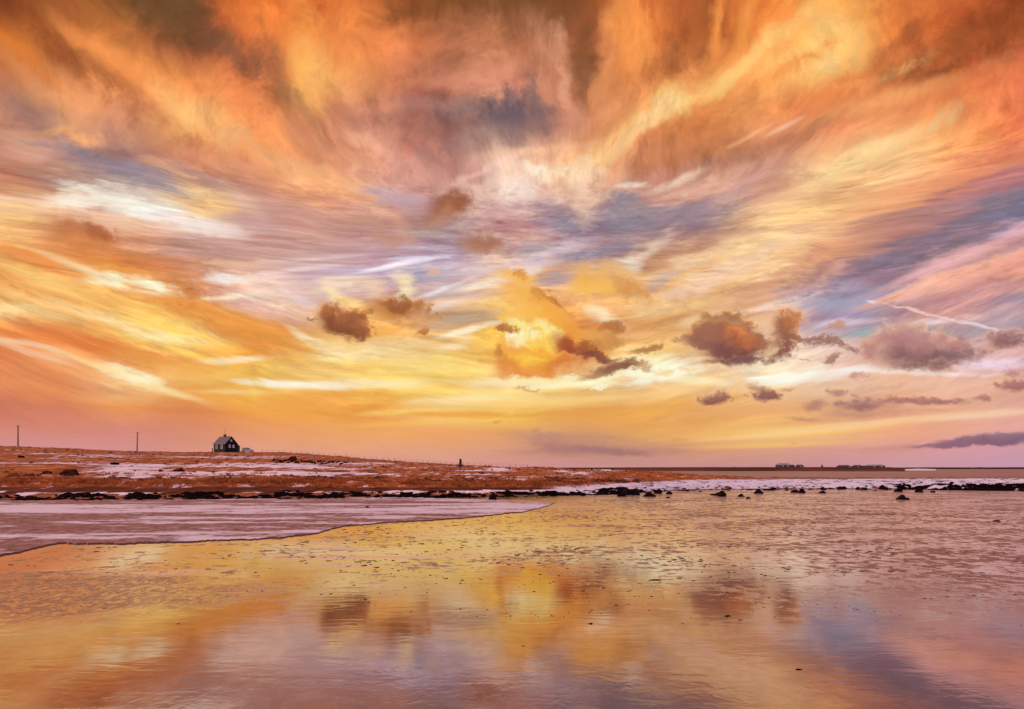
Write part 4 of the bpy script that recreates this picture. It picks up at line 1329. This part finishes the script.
for x_ in (-1.25, 1.25):
    for y_ in (-0.84, 0.66):
        b_ = bmesh.new()
        cyl(b_, (x_, y_, 0.32), (x_, y_ + 0.18, 0.32), 0.32, 0.32, 14)
        w_ = bm_obj('wheel', b_, M_tyre, car)
        b_ = bmesh.new()
        yy = y_ - 0.012 if y_ < 0 else y_ + 0.18
        cyl(b_, (x_, yy, 0.32), (x_, yy + 0.012, 0.32), 0.19, 0.19, 10)
        bm_obj('rim', b_, M_metal, w_)
for y_ in (-0.6, 0.6):
    b_ = bmesh.new()
    box(b_, 1.965, 2.0, y_ - 0.16, y_ + 0.16, 0.60, 0.72)
    bm_obj('headlight', b_, M_glass, car)

# ------------------------------------------------------------------ power poles and wire
pole_tops = []
for cx, ytop, ybase, D, lean, lab in ((18, 425.3, 447.6, 218, 0.0, 'bare wooden power pole on the moor, the taller one nearest the left edge'),
                                      (137, 432, 452.2, 238, 0.012, 'bare wooden power pole on the ridge, the one nearer the black house')):
    a, e = azel(cx, ybase)
    z0 = EYE + D * math.tan(radians(e))
    z1 = EYE + D * math.tan(radians(azel(cx, ytop)[1]))
    pp = pos_ad(a, D, z0)
    t_ = empty('power_pole', pp)
    tag(t_, lab, 'pole', 'power poles along the ridge')
    b_ = bmesh.new()
    tx = lean * (z1 - z0) * 2
    cyl(b_, (0, 0, -1.0), (tx, 0, z1 - z0), 0.23, 0.17, 10)
    bm_obj('post', b_, M_wood, t_)
    for s_ in (-1, 1):
        b_ = bmesh.new()
        cyl(b_, (tx + s_ * 0.2, 0, z1 - z0 - 0.35), (tx + s_ * 0.42, 0, z1 - z0 - 0.35), 0.03, 0.03, 6)
        cyl(b_, (tx + s_ * 0.42, 0, z1 - z0 - 0.37), (tx + s_ * 0.42, 0, z1 - z0 - 0.16), 0.07, 0.05, 8)
        bm_obj('insulator', b_, M_metal, t_)
    pole_tops.append(pp + Vector((tx, 0, z1 - z0 - 0.16)))
A0_ = pole_tops[0] + (pole_tops[0] - pole_tops[1]) * 1.5 + Vector((0, 0, 1.0))
hend = house.matrix_basis @ Vector((GW / 2, 0.0, RH - 0.5))
for s_, lab in ((-0.42, 'thin overhead wire strung from pole to pole on the sea side'), (0.42, 'thin overhead wire strung from pole to pole on the land side')):
    b_ = bmesh.new()
    ch = [A0_, pole_tops[0], pole_tops[1], hend]
    for k in range(3):
        q0, q1 = ch[k] + Vector((s_, 0, 0)), ch[k + 1] + Vector((s_ if k < 2 else 0, 0, 0))
        last = q0
        for j in range(1, 17):
            t = j / 16
            q = q0.lerp(q1, t) - Vector((0, 0, 4 * t * (1 - t) * 0.9))
            cyl(b_, last, q, 0.003, 0.003, 4)
            last = q
    tag(bm_obj('overhead_wire', b_, M_dark), lab, 'wire', 'wires between the power poles')

# ------------------------------------------------------------------ cairn on the skyline
p = hit(460.5, 466.6)
m_ = px_scale(p)
cairn = empty('stone_cairn', p)
tag(cairn, 'tall narrow dark stone cairn standing alone on the moor skyline', 'cairn')
V, F = ICO[0]


def stones(name, n_, zfun, rfun, z0, z1, r_st, parent, mat, seed):
    R = random.Random(seed)
    vs, fs_ = [], []
    for i in range(n_):
        z = z0 + (z1 - z0) * (i + R.random()) / n_
        rr_ = rfun(z)
        t = R.uniform(0, 2 * pi)
        c = Vector((cos(t) * rr_ * R.uniform(0.2, 1), sin(t) * rr_ * R.uniform(0.2, 1), z))
        s = r_st * R.uniform(0.6, 1.2)
        o_ = len(vs)
        for v in V:
            k = 1 + 0.4 * (R.random() - 0.5)
            vs.append(c + Vector((v.x * s * k * 1.3, v.y * s * k * 1.3, v.z * s * k * 0.75)))
        fs_ += [[o_ + q for q in f] for f in F]
    return mesh_obj(name, vs, fs_, mat, parent, smooth=False)


stones('base', 60, None, lambda z: 3.1 * m_ * (1 - z / (2.6 * m_)) + 0.05, 0, 1.8 * m_, 0.16, cairn, M_stone, 1)
stones('column', 110, None, lambda z: m_ * (1.0 - 0.35 * z / (8 * m_)), 0.1, 7.6 * m_, 0.14, cairn, M_stone, 2)

# ------------------------------------------------------------------ fence along the falling ridge
fence = empty('wire_fence', (0, 0, 0))
tag(fence, 'long low wire fence of thin posts running down the skyline right of the house', 'fence')
fp = []
x_ = 262.0
while x_ < 530:
    a = azel(x_, 455)[0]
    d = DR(a) + 1.0
    fp.append(pos_ad(a, d, land_z(a, d)))
    x_ += rng.uniform(5.2, 6.6)
fence.location = fp[0]
for q in fp:
    l = q - fp[0]
    b_ = bmesh.new()
    hh = rng.uniform(0.4, 0.95)
    cyl(b_, l - Vector((0, 0, 0.3)), l + Vector((rng.uniform(-.05, .05), 0, hh)), 0.04, 0.035, 6)
    bm_obj('post', b_, M_brown_tuft, fence)
b_ = bmesh.new()
for q0, q1 in zip(fp, fp[1:]):
    for zz in (0.4, 0.7):
        cyl(b_, q0 - fp[0] + Vector((0, 0, zz)), q1 - fp[0] + Vector((0, 0, zz)), 0.012, 0.012, 3)
bm_obj('wire', b_, M_dark, fence)

# ------------------------------------------------------------------ far farm buildings
def far_building(name, x0, x1, ytop, ybase, D, gables, label, mat_w, mat_r, eave=0.5):
    """a long low building beyond the flats: wall, roof, windows"""
    a, e = azel((x0 + x1) / 2, ybase)
    z0 = EYE + D * math.tan(radians(e))
    hh = D * (math.tan(radians(azel(x0, ytop)[1])) - math.tan(radians(azel(x0, ybase)[1])))
    wd = (x1 - x0) / FPX * (D * cos(radians(a)))
    t_ = empty(name, pos_ad(a, D, z0), -radians(a))
    tag(t_, label, 'building')
    b1, b2 = bmesh.new(), bmesh.new()
    box(b1, -wd / 2, wd / 2, -4, 4, -1.5, hh * eave)
    prof = [(-4.4, hh * eave), (0, hh), (4.4, hh * eave)]
    for g0, g1 in gables:
        u0, u1 = -wd / 2 + wd * g0, -wd / 2 + wd * g1
        vs = []
        for u in (u0, u1):
            ins = (u1 - u0) * 0.17 * (1 if u == u0 else -1)
            vs.append([b2.verts.new(c_) for c_ in [(u, -4.4, hh * eave + .01), (u + ins, 0, hh), (u, 4.4, hh * eave + .01)]])
        A, B = vs
        b2.faces.new([A[0], A[1], B[1], B[0]])
        b2.faces.new([A[1], A[2], B[2], B[1]])
        b2.faces.new([A[0], A[2], A[1]])
        b2.faces.new([B[0], B[1], B[2]])
        b2.faces.new([A[0], B[0], B[2], A[2]])
    bm_obj('wall', b1, mat_w, t_)
    bm_obj('roof', b2, mat_r, t_)
    k = max(3, int(wd / 5))
    for i in range(k):
        u = -wd / 2 + wd * (i + 0.5) / k
        b3 = bmesh.new()
        box(b3, u - 0.6, u + 0.6, -4.06, -4.003, hh * eave * 0.35, hh * eave * 0.8)
        bm_obj('window', b3, M_frame if i % 3 else M_glass, t_)
    return t_


M_fwall = simple_mat('far_wall', (0.07, 0.055, 0.06), (0.12, 0.09, 0.09), 0.4, 0.8, 0.1, 0.02)
M_froof = simple_mat('far_roof', (0.22, 0.18, 0.20), (0.34, 0.28, 0.30), 0.3, 0.6, 0.1, 0.02)
M_froof2 = simple_mat('far_roof_dark', (0.06, 0.04, 0.04), (0.10, 0.06, 0.06), 0.3, 0.6, 0.1, 0.02)
far_building('farm_building', 776, 790, 463.2, 467.2, 560, [(0.0, 1.0)], 'grey roofed farm building with the highest roof, on the far peninsula', M_fwall, M_froof)
far_building('farm_building', 788, 803, 464.6, 467.2, 565, [(0.0, .45), (.5, 1)], 'low dark farm building touching the tallest far building on its right side', M_fwall, M_froof2)
far_building('farm_building', 838, 861, 465.0, 467.4, 565, [(0.0, .55), (.6, 1)], 'long low brown building left of the pale roofed long building far away', M_fwall, M_froof2)
far_building('farm_building', 865, 884, 464.6, 467.4, 560, [(0.0, 1.0)], 'long low building under a pale roof at the far right of the peninsula', M_fwall, M_froof, 0.55)
far_building('farm_building', 858, 866, 465.6, 467.4, 570, [(0.0, 1.0)], 'tiny dark shed between the two long low buildings far away', M_fwall, M_froof2)
a = azel(822, 467)[0]
b_ = bmesh.new()
cyl(b_, (0, 0, -1), (0, 0, 1.5), 0.9, 0.75, 8)
cyl(b_, (0, 0, 1.5), (0, 0, 2.6), 0.45, 0.3, 8)
o = bm_obj('beacon', b_, M_fwall)
o.location = pos_ad(a, 560, 2.0)
tag(o, 'small dark beacon standing by itself between the two far farm clusters', 'beacon')

# ------------------------------------------------------------------ rocks one can tell apart
ROCKL = [
 (492.5, 498.6, 9, 6, 'squat black boulder standing off the wrack line beside the snow crust edge'),
 (902, 499.5, 14, 5, 'widest dark boulder on the wet sand at the right, with a flat apron of sand'),
 (898, 491.8, 9, 3.5, 'low dark rock just behind the widest boulder at the right'),
 (919, 492.2, 8, 3.8, 'dark rock to the right of the widest boulder, close to the weed bank'),
 (933, 492.5, 5, 2, 'small dark rock second to the right of the widest boulder'),
 (997, 521.5, 8, 2, 'flat dark stone alone on the sand near the right edge'),
 (802, 493.0, 8, 5, 'tallest dark rock of the pair right of the white ice tongue'),
 (795, 492.5, 9, 3, 'flatter dark rock leaning against the tall rock in the middle of the shore'),
 (822, 493.2, 8, 2.6, 'dark rock between the tall pair and the two small ones by the ice'),
 (823, 490.0, 6, 3.4, 'peaked dark rock at the foot of the white ice band'),
 (858, 489.6, 5, 3, 'left one of two small dark rocks close under the white ice'),
 (864, 490.0, 7, 2.8, 'right one of two small dark rocks close under the white ice'),
 (842, 488.6, 11, 2.6, 'wide dark rock lying half on the lower edge of the ice band'),
 (770, 490.5, 14, 2.4, 'wide low dark rock left of the tall rock pair'),
 (759, 493.5, 10, 5, 'broad dark rock below the left part of the white ice band'),
 (722, 496.5, 9, 6, 'pointed dark rock in the middle of the right foreshore'),
 (717, 495.5, 10, 3.4, 'low dark rock hugging the left foot of the pointed one'),
 (741, 496.5, 7, 3, 'small rounded dark rock between the pointed rock and the broad one'),
 (748, 498.5, 5, 1.8, 'tiny flat dark rock in front of the small rounded one'),
 (712, 494.8, 5, 1.5, 'tiny dark rock at the left end of the pointed rock group'),
 (631, 495.0, 20, 7, 'biggest heap-like dark rock at the end of the wrack line'),
 (622, 496.5, 10, 3.5, 'low dark rock in front of the biggest heap-like rock'),
 (650, 496.5, 14, 4.5, 'dark rock next on the right of the biggest heap-like rock'),
 (658, 493.5, 9, 4.5, 'dark pointed rock behind the gap right of the biggest heap'),
 (669, 494.2, 8, 3.2, 'rightmost dark rock of the group around the biggest heap'),
 (668, 498.0, 5, 1.6, 'tiny brown rock on the sand below the biggest heap group'),
 (115, 464.5, 9, 2.6, 'dark hump of rock on the snowy moor between the two power poles'),
 (21, 457.5, 7, 2.2, 'dark rock on the moor below the leftmost power pole'),
 (311, 489.5, 0.1, .1, ''),
 (367.5, 508.0, 6, 2.2, 'lone small dark stone sticking out of the bright snow crust'),
 (613, 468.6, 4, 1.8, 'small dark rock on the skyline right of the cairn'),
]
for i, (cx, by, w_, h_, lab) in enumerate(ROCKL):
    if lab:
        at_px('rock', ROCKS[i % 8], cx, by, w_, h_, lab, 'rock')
for i, (cx, by, w_, h_, lab) in enumerate([
    (70, 474.5, 17, 5.5, 'largest dark heather clump on the snowy moor at the left'),
    (48, 473.8, 10, 3.5, 'small dark heather clump just left of the largest one'),
    (180, 471.5, 13, 4.0, 'dark heather clump on the snow in line below the house'),
    (236, 456.5, 6, 1.6, 'tiny dark heather clump in the grass right below the house'),
    (293, 460.0, 9, 4.0, 'dark heather clump at the top of the tumbled stone row'),
    ]):
    at_px('heather_clump', BUSHES[i % 4], cx, by, w_, h_, lab, 'shrub')
# tumbled stone row on the slope
for i in range(46):
    x = 272 + 76 * (i + rng.random()) / 46
    y = 461.3 + 0.03 * (x - 272) + rng.uniform(-1.3, 1.3)
    at_px('wall_stone', ROCKS[i % 8], x, y, rng.uniform(1.8, 4.2), rng.uniform(1.0, 2.2),
          'dark stone in the tumbled row on the slope right of the house', 'stone', 'stones of the tumbled wall')
# rocks bedded in the wrack line
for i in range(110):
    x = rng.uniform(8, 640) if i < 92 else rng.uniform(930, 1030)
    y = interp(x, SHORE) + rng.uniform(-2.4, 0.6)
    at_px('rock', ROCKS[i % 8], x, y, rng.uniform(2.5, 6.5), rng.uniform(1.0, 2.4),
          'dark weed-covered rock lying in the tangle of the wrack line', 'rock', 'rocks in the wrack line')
# small stones at the foot of the ice
for i in range(24):
    x = rng.uniform(655, 890)
    y = 489.3 + rng.uniform(-1.2, 2.4)
    at_px('rock', ROCKS[(i * 3) % 8], x, y, rng.uniform(2, 5), rng.uniform(0.6, 1.5),
          'small dark stone strewn along the foot of the ice band', 'stone', 'small stones below the ice band')

# ------------------------------------------------------------------ scraps on the wet sand
for i, (cx, by, w_, h_, lab) in enumerate([
    (799, 669.5, 11, 3.5, 'black leaf-shaped scrap of seaweed alone on the sand nearest the viewer'),
    (590.5, 623.8, 10, 3.6, 'rounded dark scrap of seaweed lying on the orange reflection'),
    (523, 646, 5, 2.6, 'tiny dark twist of seaweed on the sand below the rounded scrap'),
    (527, 644.5, 4, 1.0, 'thin dark thread of seaweed touching the tiny twist'),
    (222, 631.5, 8, 2.0, 'flat dark pebble of seaweed at the left, lower of two'),
    (229.5, 617, 6, 1.5, 'flat dark pebble of seaweed at the left, upper of two'),
    (271, 648, 8, 1.6, 'dark comma of seaweed with a faint trail at the left'),
    (728, 616.5, 16, 3.2, 'long dark strand of seaweed, biggest of the three strands right of centre'),
    (741, 620, 10, 2.2, 'dark strand of seaweed at the lower right of the biggest strand'),
    (720, 618.5, 4, 1.4, 'small dark crumb of seaweed at the left tip of the biggest strand'),
    (756, 623.5, 9, 1.2, 'thin brown strand of seaweed trailing off to the right'),
    (770, 625.5, 10, 1.4, 'last thin brown strand of seaweed at the right end of the trail'),
    (655, 580, 14, 2.6, 'dark strand of seaweed left one of a broken double line in mid sand'),
    (676, 578.5, 14, 2.0, 'dark strand of seaweed in the middle of the broken double line'),
    (693, 581, 14, 1.8, 'dark strand of seaweed right end of the broken double line'),
    (702, 572.3, 5, 2.2, 'dark knob of seaweed above the right end of the double line'),
    (669.5, 590.6, 4, 1.6, 'dark crumb of seaweed under the broken double line'),
    (690, 617.8, 16, 1.8, 'thin dark strand left of the biggest seaweed strand'),
    (711, 615, 4, 1.8, 'single dark crumb between the thin strand and the biggest strand'),
    (806, 605, 4, 1.8, 'small dark crumb of seaweed on the mauve reflection'),
    (846, 638.5, 6, 1.2, 'small reddish scrap of seaweed on the blue reflection'),
    (580, 591, 12, 2.2, 'dark scrap at the lower edge of the golden reflection'),
    (723, 597, 0, 0, ''),
    (610, 603.5, 10, 2.0, 'brown scrap of seaweed above the rounded scrap'),
    (137, 563, 3, 1.8, 'dark dot of seaweed at the left tip of a pale ice finger'),
    ]):
    if lab:
        at_px('seaweed_scrap', SCRAPS[i % 8], cx, by, w_, h_ * 0.55, lab, 'seaweed', rz=0.1)


def blobs(name, pts, mat, kind, jag=0.5):
    vs = np.empty((len(pts) * len(V), 3), dtype=np.float32)
    base = np.array([tuple(v) for v in V])
    nrng = np.random.default_rng(3)
    for i, (p, sx, sy, sz, rz) in enumerate(pts):
        b = base * (1 + jag * (nrng.random((len(V), 1)) - 0.5)) * np.array([sx, sy, sz])
        c, s = cos(rz), sin(rz)
        b = b @ np.array([[c, s, 0], [-s, c, 0], [0, 0, 1]])
        vs[i * len(V):(i + 1) * len(V)] = b + np.array(tuple(p))
    fb_ = np.array(F)
    fa = (fb_[None] + (np.arange(len(pts)) * len(V))[:, None, None]).reshape(-1, 3)
    me = bpy.data.meshes.new(name)
    me.vertices.add(len(vs))
    me.vertices.foreach_set('co', vs.reshape(-1))
    me.loops.add(fa.size)
    me.loops.foreach_set('vertex_index', fa.reshape(-1).astype(np.int32))
    me.polygons.add(len(fa))
    me.polygons.foreach_set('loop_start', np.arange(0, fa.size, 3, dtype=np.int32))
    me.update(calc_edges=True)
    me.materials.append(mat)
    o = bpy.data.objects.new(name, me)
    COL.objects.link(o)
    return tag(o, kind=kind)


# kelp thrown up along the tide line
pts = []
for i in range(9000):
    u = rng.random()
    x = rng.uniform(-160, 655)
    thick = 0.45 + 0.9 * max(0, 0.55 + fbm(x * 0.022, 0, 5.0, 3))
    if x < 40:
        thick *= 0.6
    a = az_of(x, 498)
    d = D0(a) + rng.gauss(0.9, 0.75) * thick + 0.9 * fbm(x * 0.015, 3, 8.0, 2)
    if fbm(x * 0.07, d * 0.6, 6.0, 3) < -0.03:
        continue
    s = rng.uniform(0.03, 0.10) * (0.5 + 0.5 * thick)
    pts.append((pos_ad(a, d) + Vector((0, 0, s * 0.25)), s * rng.uniform(1.2, 3.2), s * rng.uniform(1, 1.8), s * rng.uniform(0.5, 1.0), rng.uniform(-.5, .5)))
for i in range(9000):
    x = rng.uniform(880, 1200)
    thick = sstep(880, 1000, x) * 0.9 + 0.25 + 0.5 * max(0, fbm(x * 0.04, 0, 5.5, 3))
    a = az_of(x, 488)
    d = D0(a) + abs(rng.gauss(0.3, 3.4)) * thick * 1.3 - 0.6
    if fbm(x * 0.09, d * 0.35, 6.0, 3) < -0.14 + 0.07 * (d - D0(a)) - 0.25 * sstep(940, 1040, x):
        continue
    s = rng.uniform(0.04, 0.12) * (0.6 + 0.5 * thick)
    pts.append((pos_ad(a, d) + Vector((0, 0, s * 0.25)), s * rng.uniform(1, 2.2), s * rng.uniform(.8, 1.5), s * rng.uniform(0.6, 1.3), rng.uniform(-1, 1)))
for i in range(160):
    x = rng.uniform(560, 900)
    a = az_of(x, 488)
    d = D0(a) + rng.gauss(0.5, 1.0)
    s = rng.uniform(0.04, 0.12)
    pts.append((pos_ad(a, d) + Vector((0, 0, s * 0.2)), s * rng.uniform(1.4, 3), s, s * 0.6, rng.uniform(-1, 1)))
# dark heath strip above the tide line on the left
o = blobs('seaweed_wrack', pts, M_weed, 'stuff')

# low dark heath: a fringe along the top of the bank and specks over the moor
pts = []
for i in range(3000):
    x = rng.uniform(-140, 640)
    a = az_of(x, 480)
    r_ = rng.random()
    if r_ < 0.42:
        s = 12.4 + rng.gauss(0, 0.35)
    elif r_ < 0.6:
        s = 16.5 + 4.0 * fbm(x * 0.01, 1, 4.4, 2) + rng.gauss(0, 0.8)
    else:
        s = rng.uniform(13, 13 + (DR(a) - D0(a)) * 0.75)
    d = D0(a) + s
    if fbm(x * 0.035, s * 0.12, 9.4, 4) < (0.22 if r_ > 0.6 else 0.0):
        continue
    w = rng.uniform(0.05, 0.13) * (1 + s * 0.006)
    pts.append((pos_ad(a, d, land_z(a, d)) + Vector((0, 0, w * 0.2)), w * rng.uniform(1, 2), w * 1.2, w * rng.uniform(0.6, 1.3), rng.uniform(-.5, .5)))
blobs('heath', pts, simple_mat('rusty_heath', (0.06, 0.022, 0.014), (0.16, 0.055, 0.03), 1.5, 0.9, 0.2, 0.02, 0.03), 'stuff', 0.8)

# crumbs of weed and ice-lifted mud scattered on the sand
pts = []
for i in range(9000):
    y = 500 + 130 * (rng.random() ** 1.25)
    x = rng.uniform(-60, 1100)
    dens = 0.25 + 0.75 * sstep(230, 420, x)
    dens *= (1 - sstep(585, 640, y) * 0.96) * (1 - 0.5 * sstep(545, 575, y))
    if x < 330 and y < 540:
        continue
    if x < 560 and y < interp(x, EDGE) + 2:
        continue
    cl = fbm(x * 0.012, y * 0.09, 11.0, 4)
    if cl < -0.02 or rng.random() > dens:
        continue
    d = ground_dist(y)
    a = az_of(x, y)
    dv = px_dir(x, y)
    k = EYE / -dv.z
    p = Vector((dv.x * k, dv.y * k, 0.002))
    m = px_scale(p)
    w = rng.choice([rng.uniform(0.4, 1.4), rng.uniform(0.6, 3.4)]) * m * (0.7 + cl) * (1 - 0.4 * sstep(550, 600, y))
    pts.append((p, w, min(w, 0.06) * rng.uniform(0.5, 1.6), min(w * 0.12, 0.006), rng.uniform(-0.3, 0.3)))
blobs('seaweed_crumbs', pts, simple_mat('brown_weed', (0.05, 0.022, 0.014), (0.13, 0.06, 0.04), 8.0, 0.5, 0.3, 0.01), 'stuff', 0.9)

# winter grass: tussocks on the bank and along the ridge
verts, faces = [], []


def tussock(p, hgt, rad_, nb):
    for b in range(nb):
        t = rng.uniform(0, 2 * pi)
        r0 = rad_ * rng.random()
        bx = p + Vector((cos(t) * r0, sin(t) * r0, -0.03))
        tip = bx + Vector((cos(t) * rad_ * rng.uniform(.3, 1.1), sin(t) * rad_ * rng.uniform(.3, 1.1), hgt * rng.uniform(.55, 1.15)))
        w = rad_ * 0.16
        sd_ = Vector((w, rng.uniform(-w, w), 0))
        i0 = len(verts)
        verts.extend([bx - sd_, bx + sd_, tip])
        faces.append((i0, i0 + 1, i0 + 2))


for i in range(5400):
    x = rng.uniform(-120, 760)
    a = az_of(x, 485)
    s = rng.choice([rng.uniform(9, 12.5), rng.uniform(10, 12), rng.uniform(10, 13), rng.uniform(11, 24)])
    if s > 14 and fbm(x * 0.03, s * 0.2, 7.2, 3) < 0.05:
        continue
    if s < 13 and fbm(x * 0.05, s * 0.4, 2.2, 3) < -0.35:
        continue
    if x > 590:
        s = rng.uniform(14, 60) + (x - 590) * 0.12
    d = D0(a) + s
    if d > DR(a):
        continue
    if x > 590 and rng.random() < 0.4 + (x - 590) / 300:
        continue
    tussock(pos_ad(a, d, land_z(a, d)), rng.uniform(0.10, 0.26), rng.uniform(0.12, 0.28), 9)
for i in range(1500):
    x = rng.uniform(-60, 640)
    a = az_of(x, 460)
    d = DR(a) + rng.uniform(-14, 1.5)
    if fbm(x * 0.03, 1, 3.3, 3) < -0.1:
        continue
    tussock(pos_ad(a, d, land_z(a, d)), rng.uniform(0.12, 0.36), rng.uniform(0.2, 0.5), 8)
o = mesh_obj('winter_grass', verts, faces, M_tuft, smooth=False)
tag(o, kind='stuff')
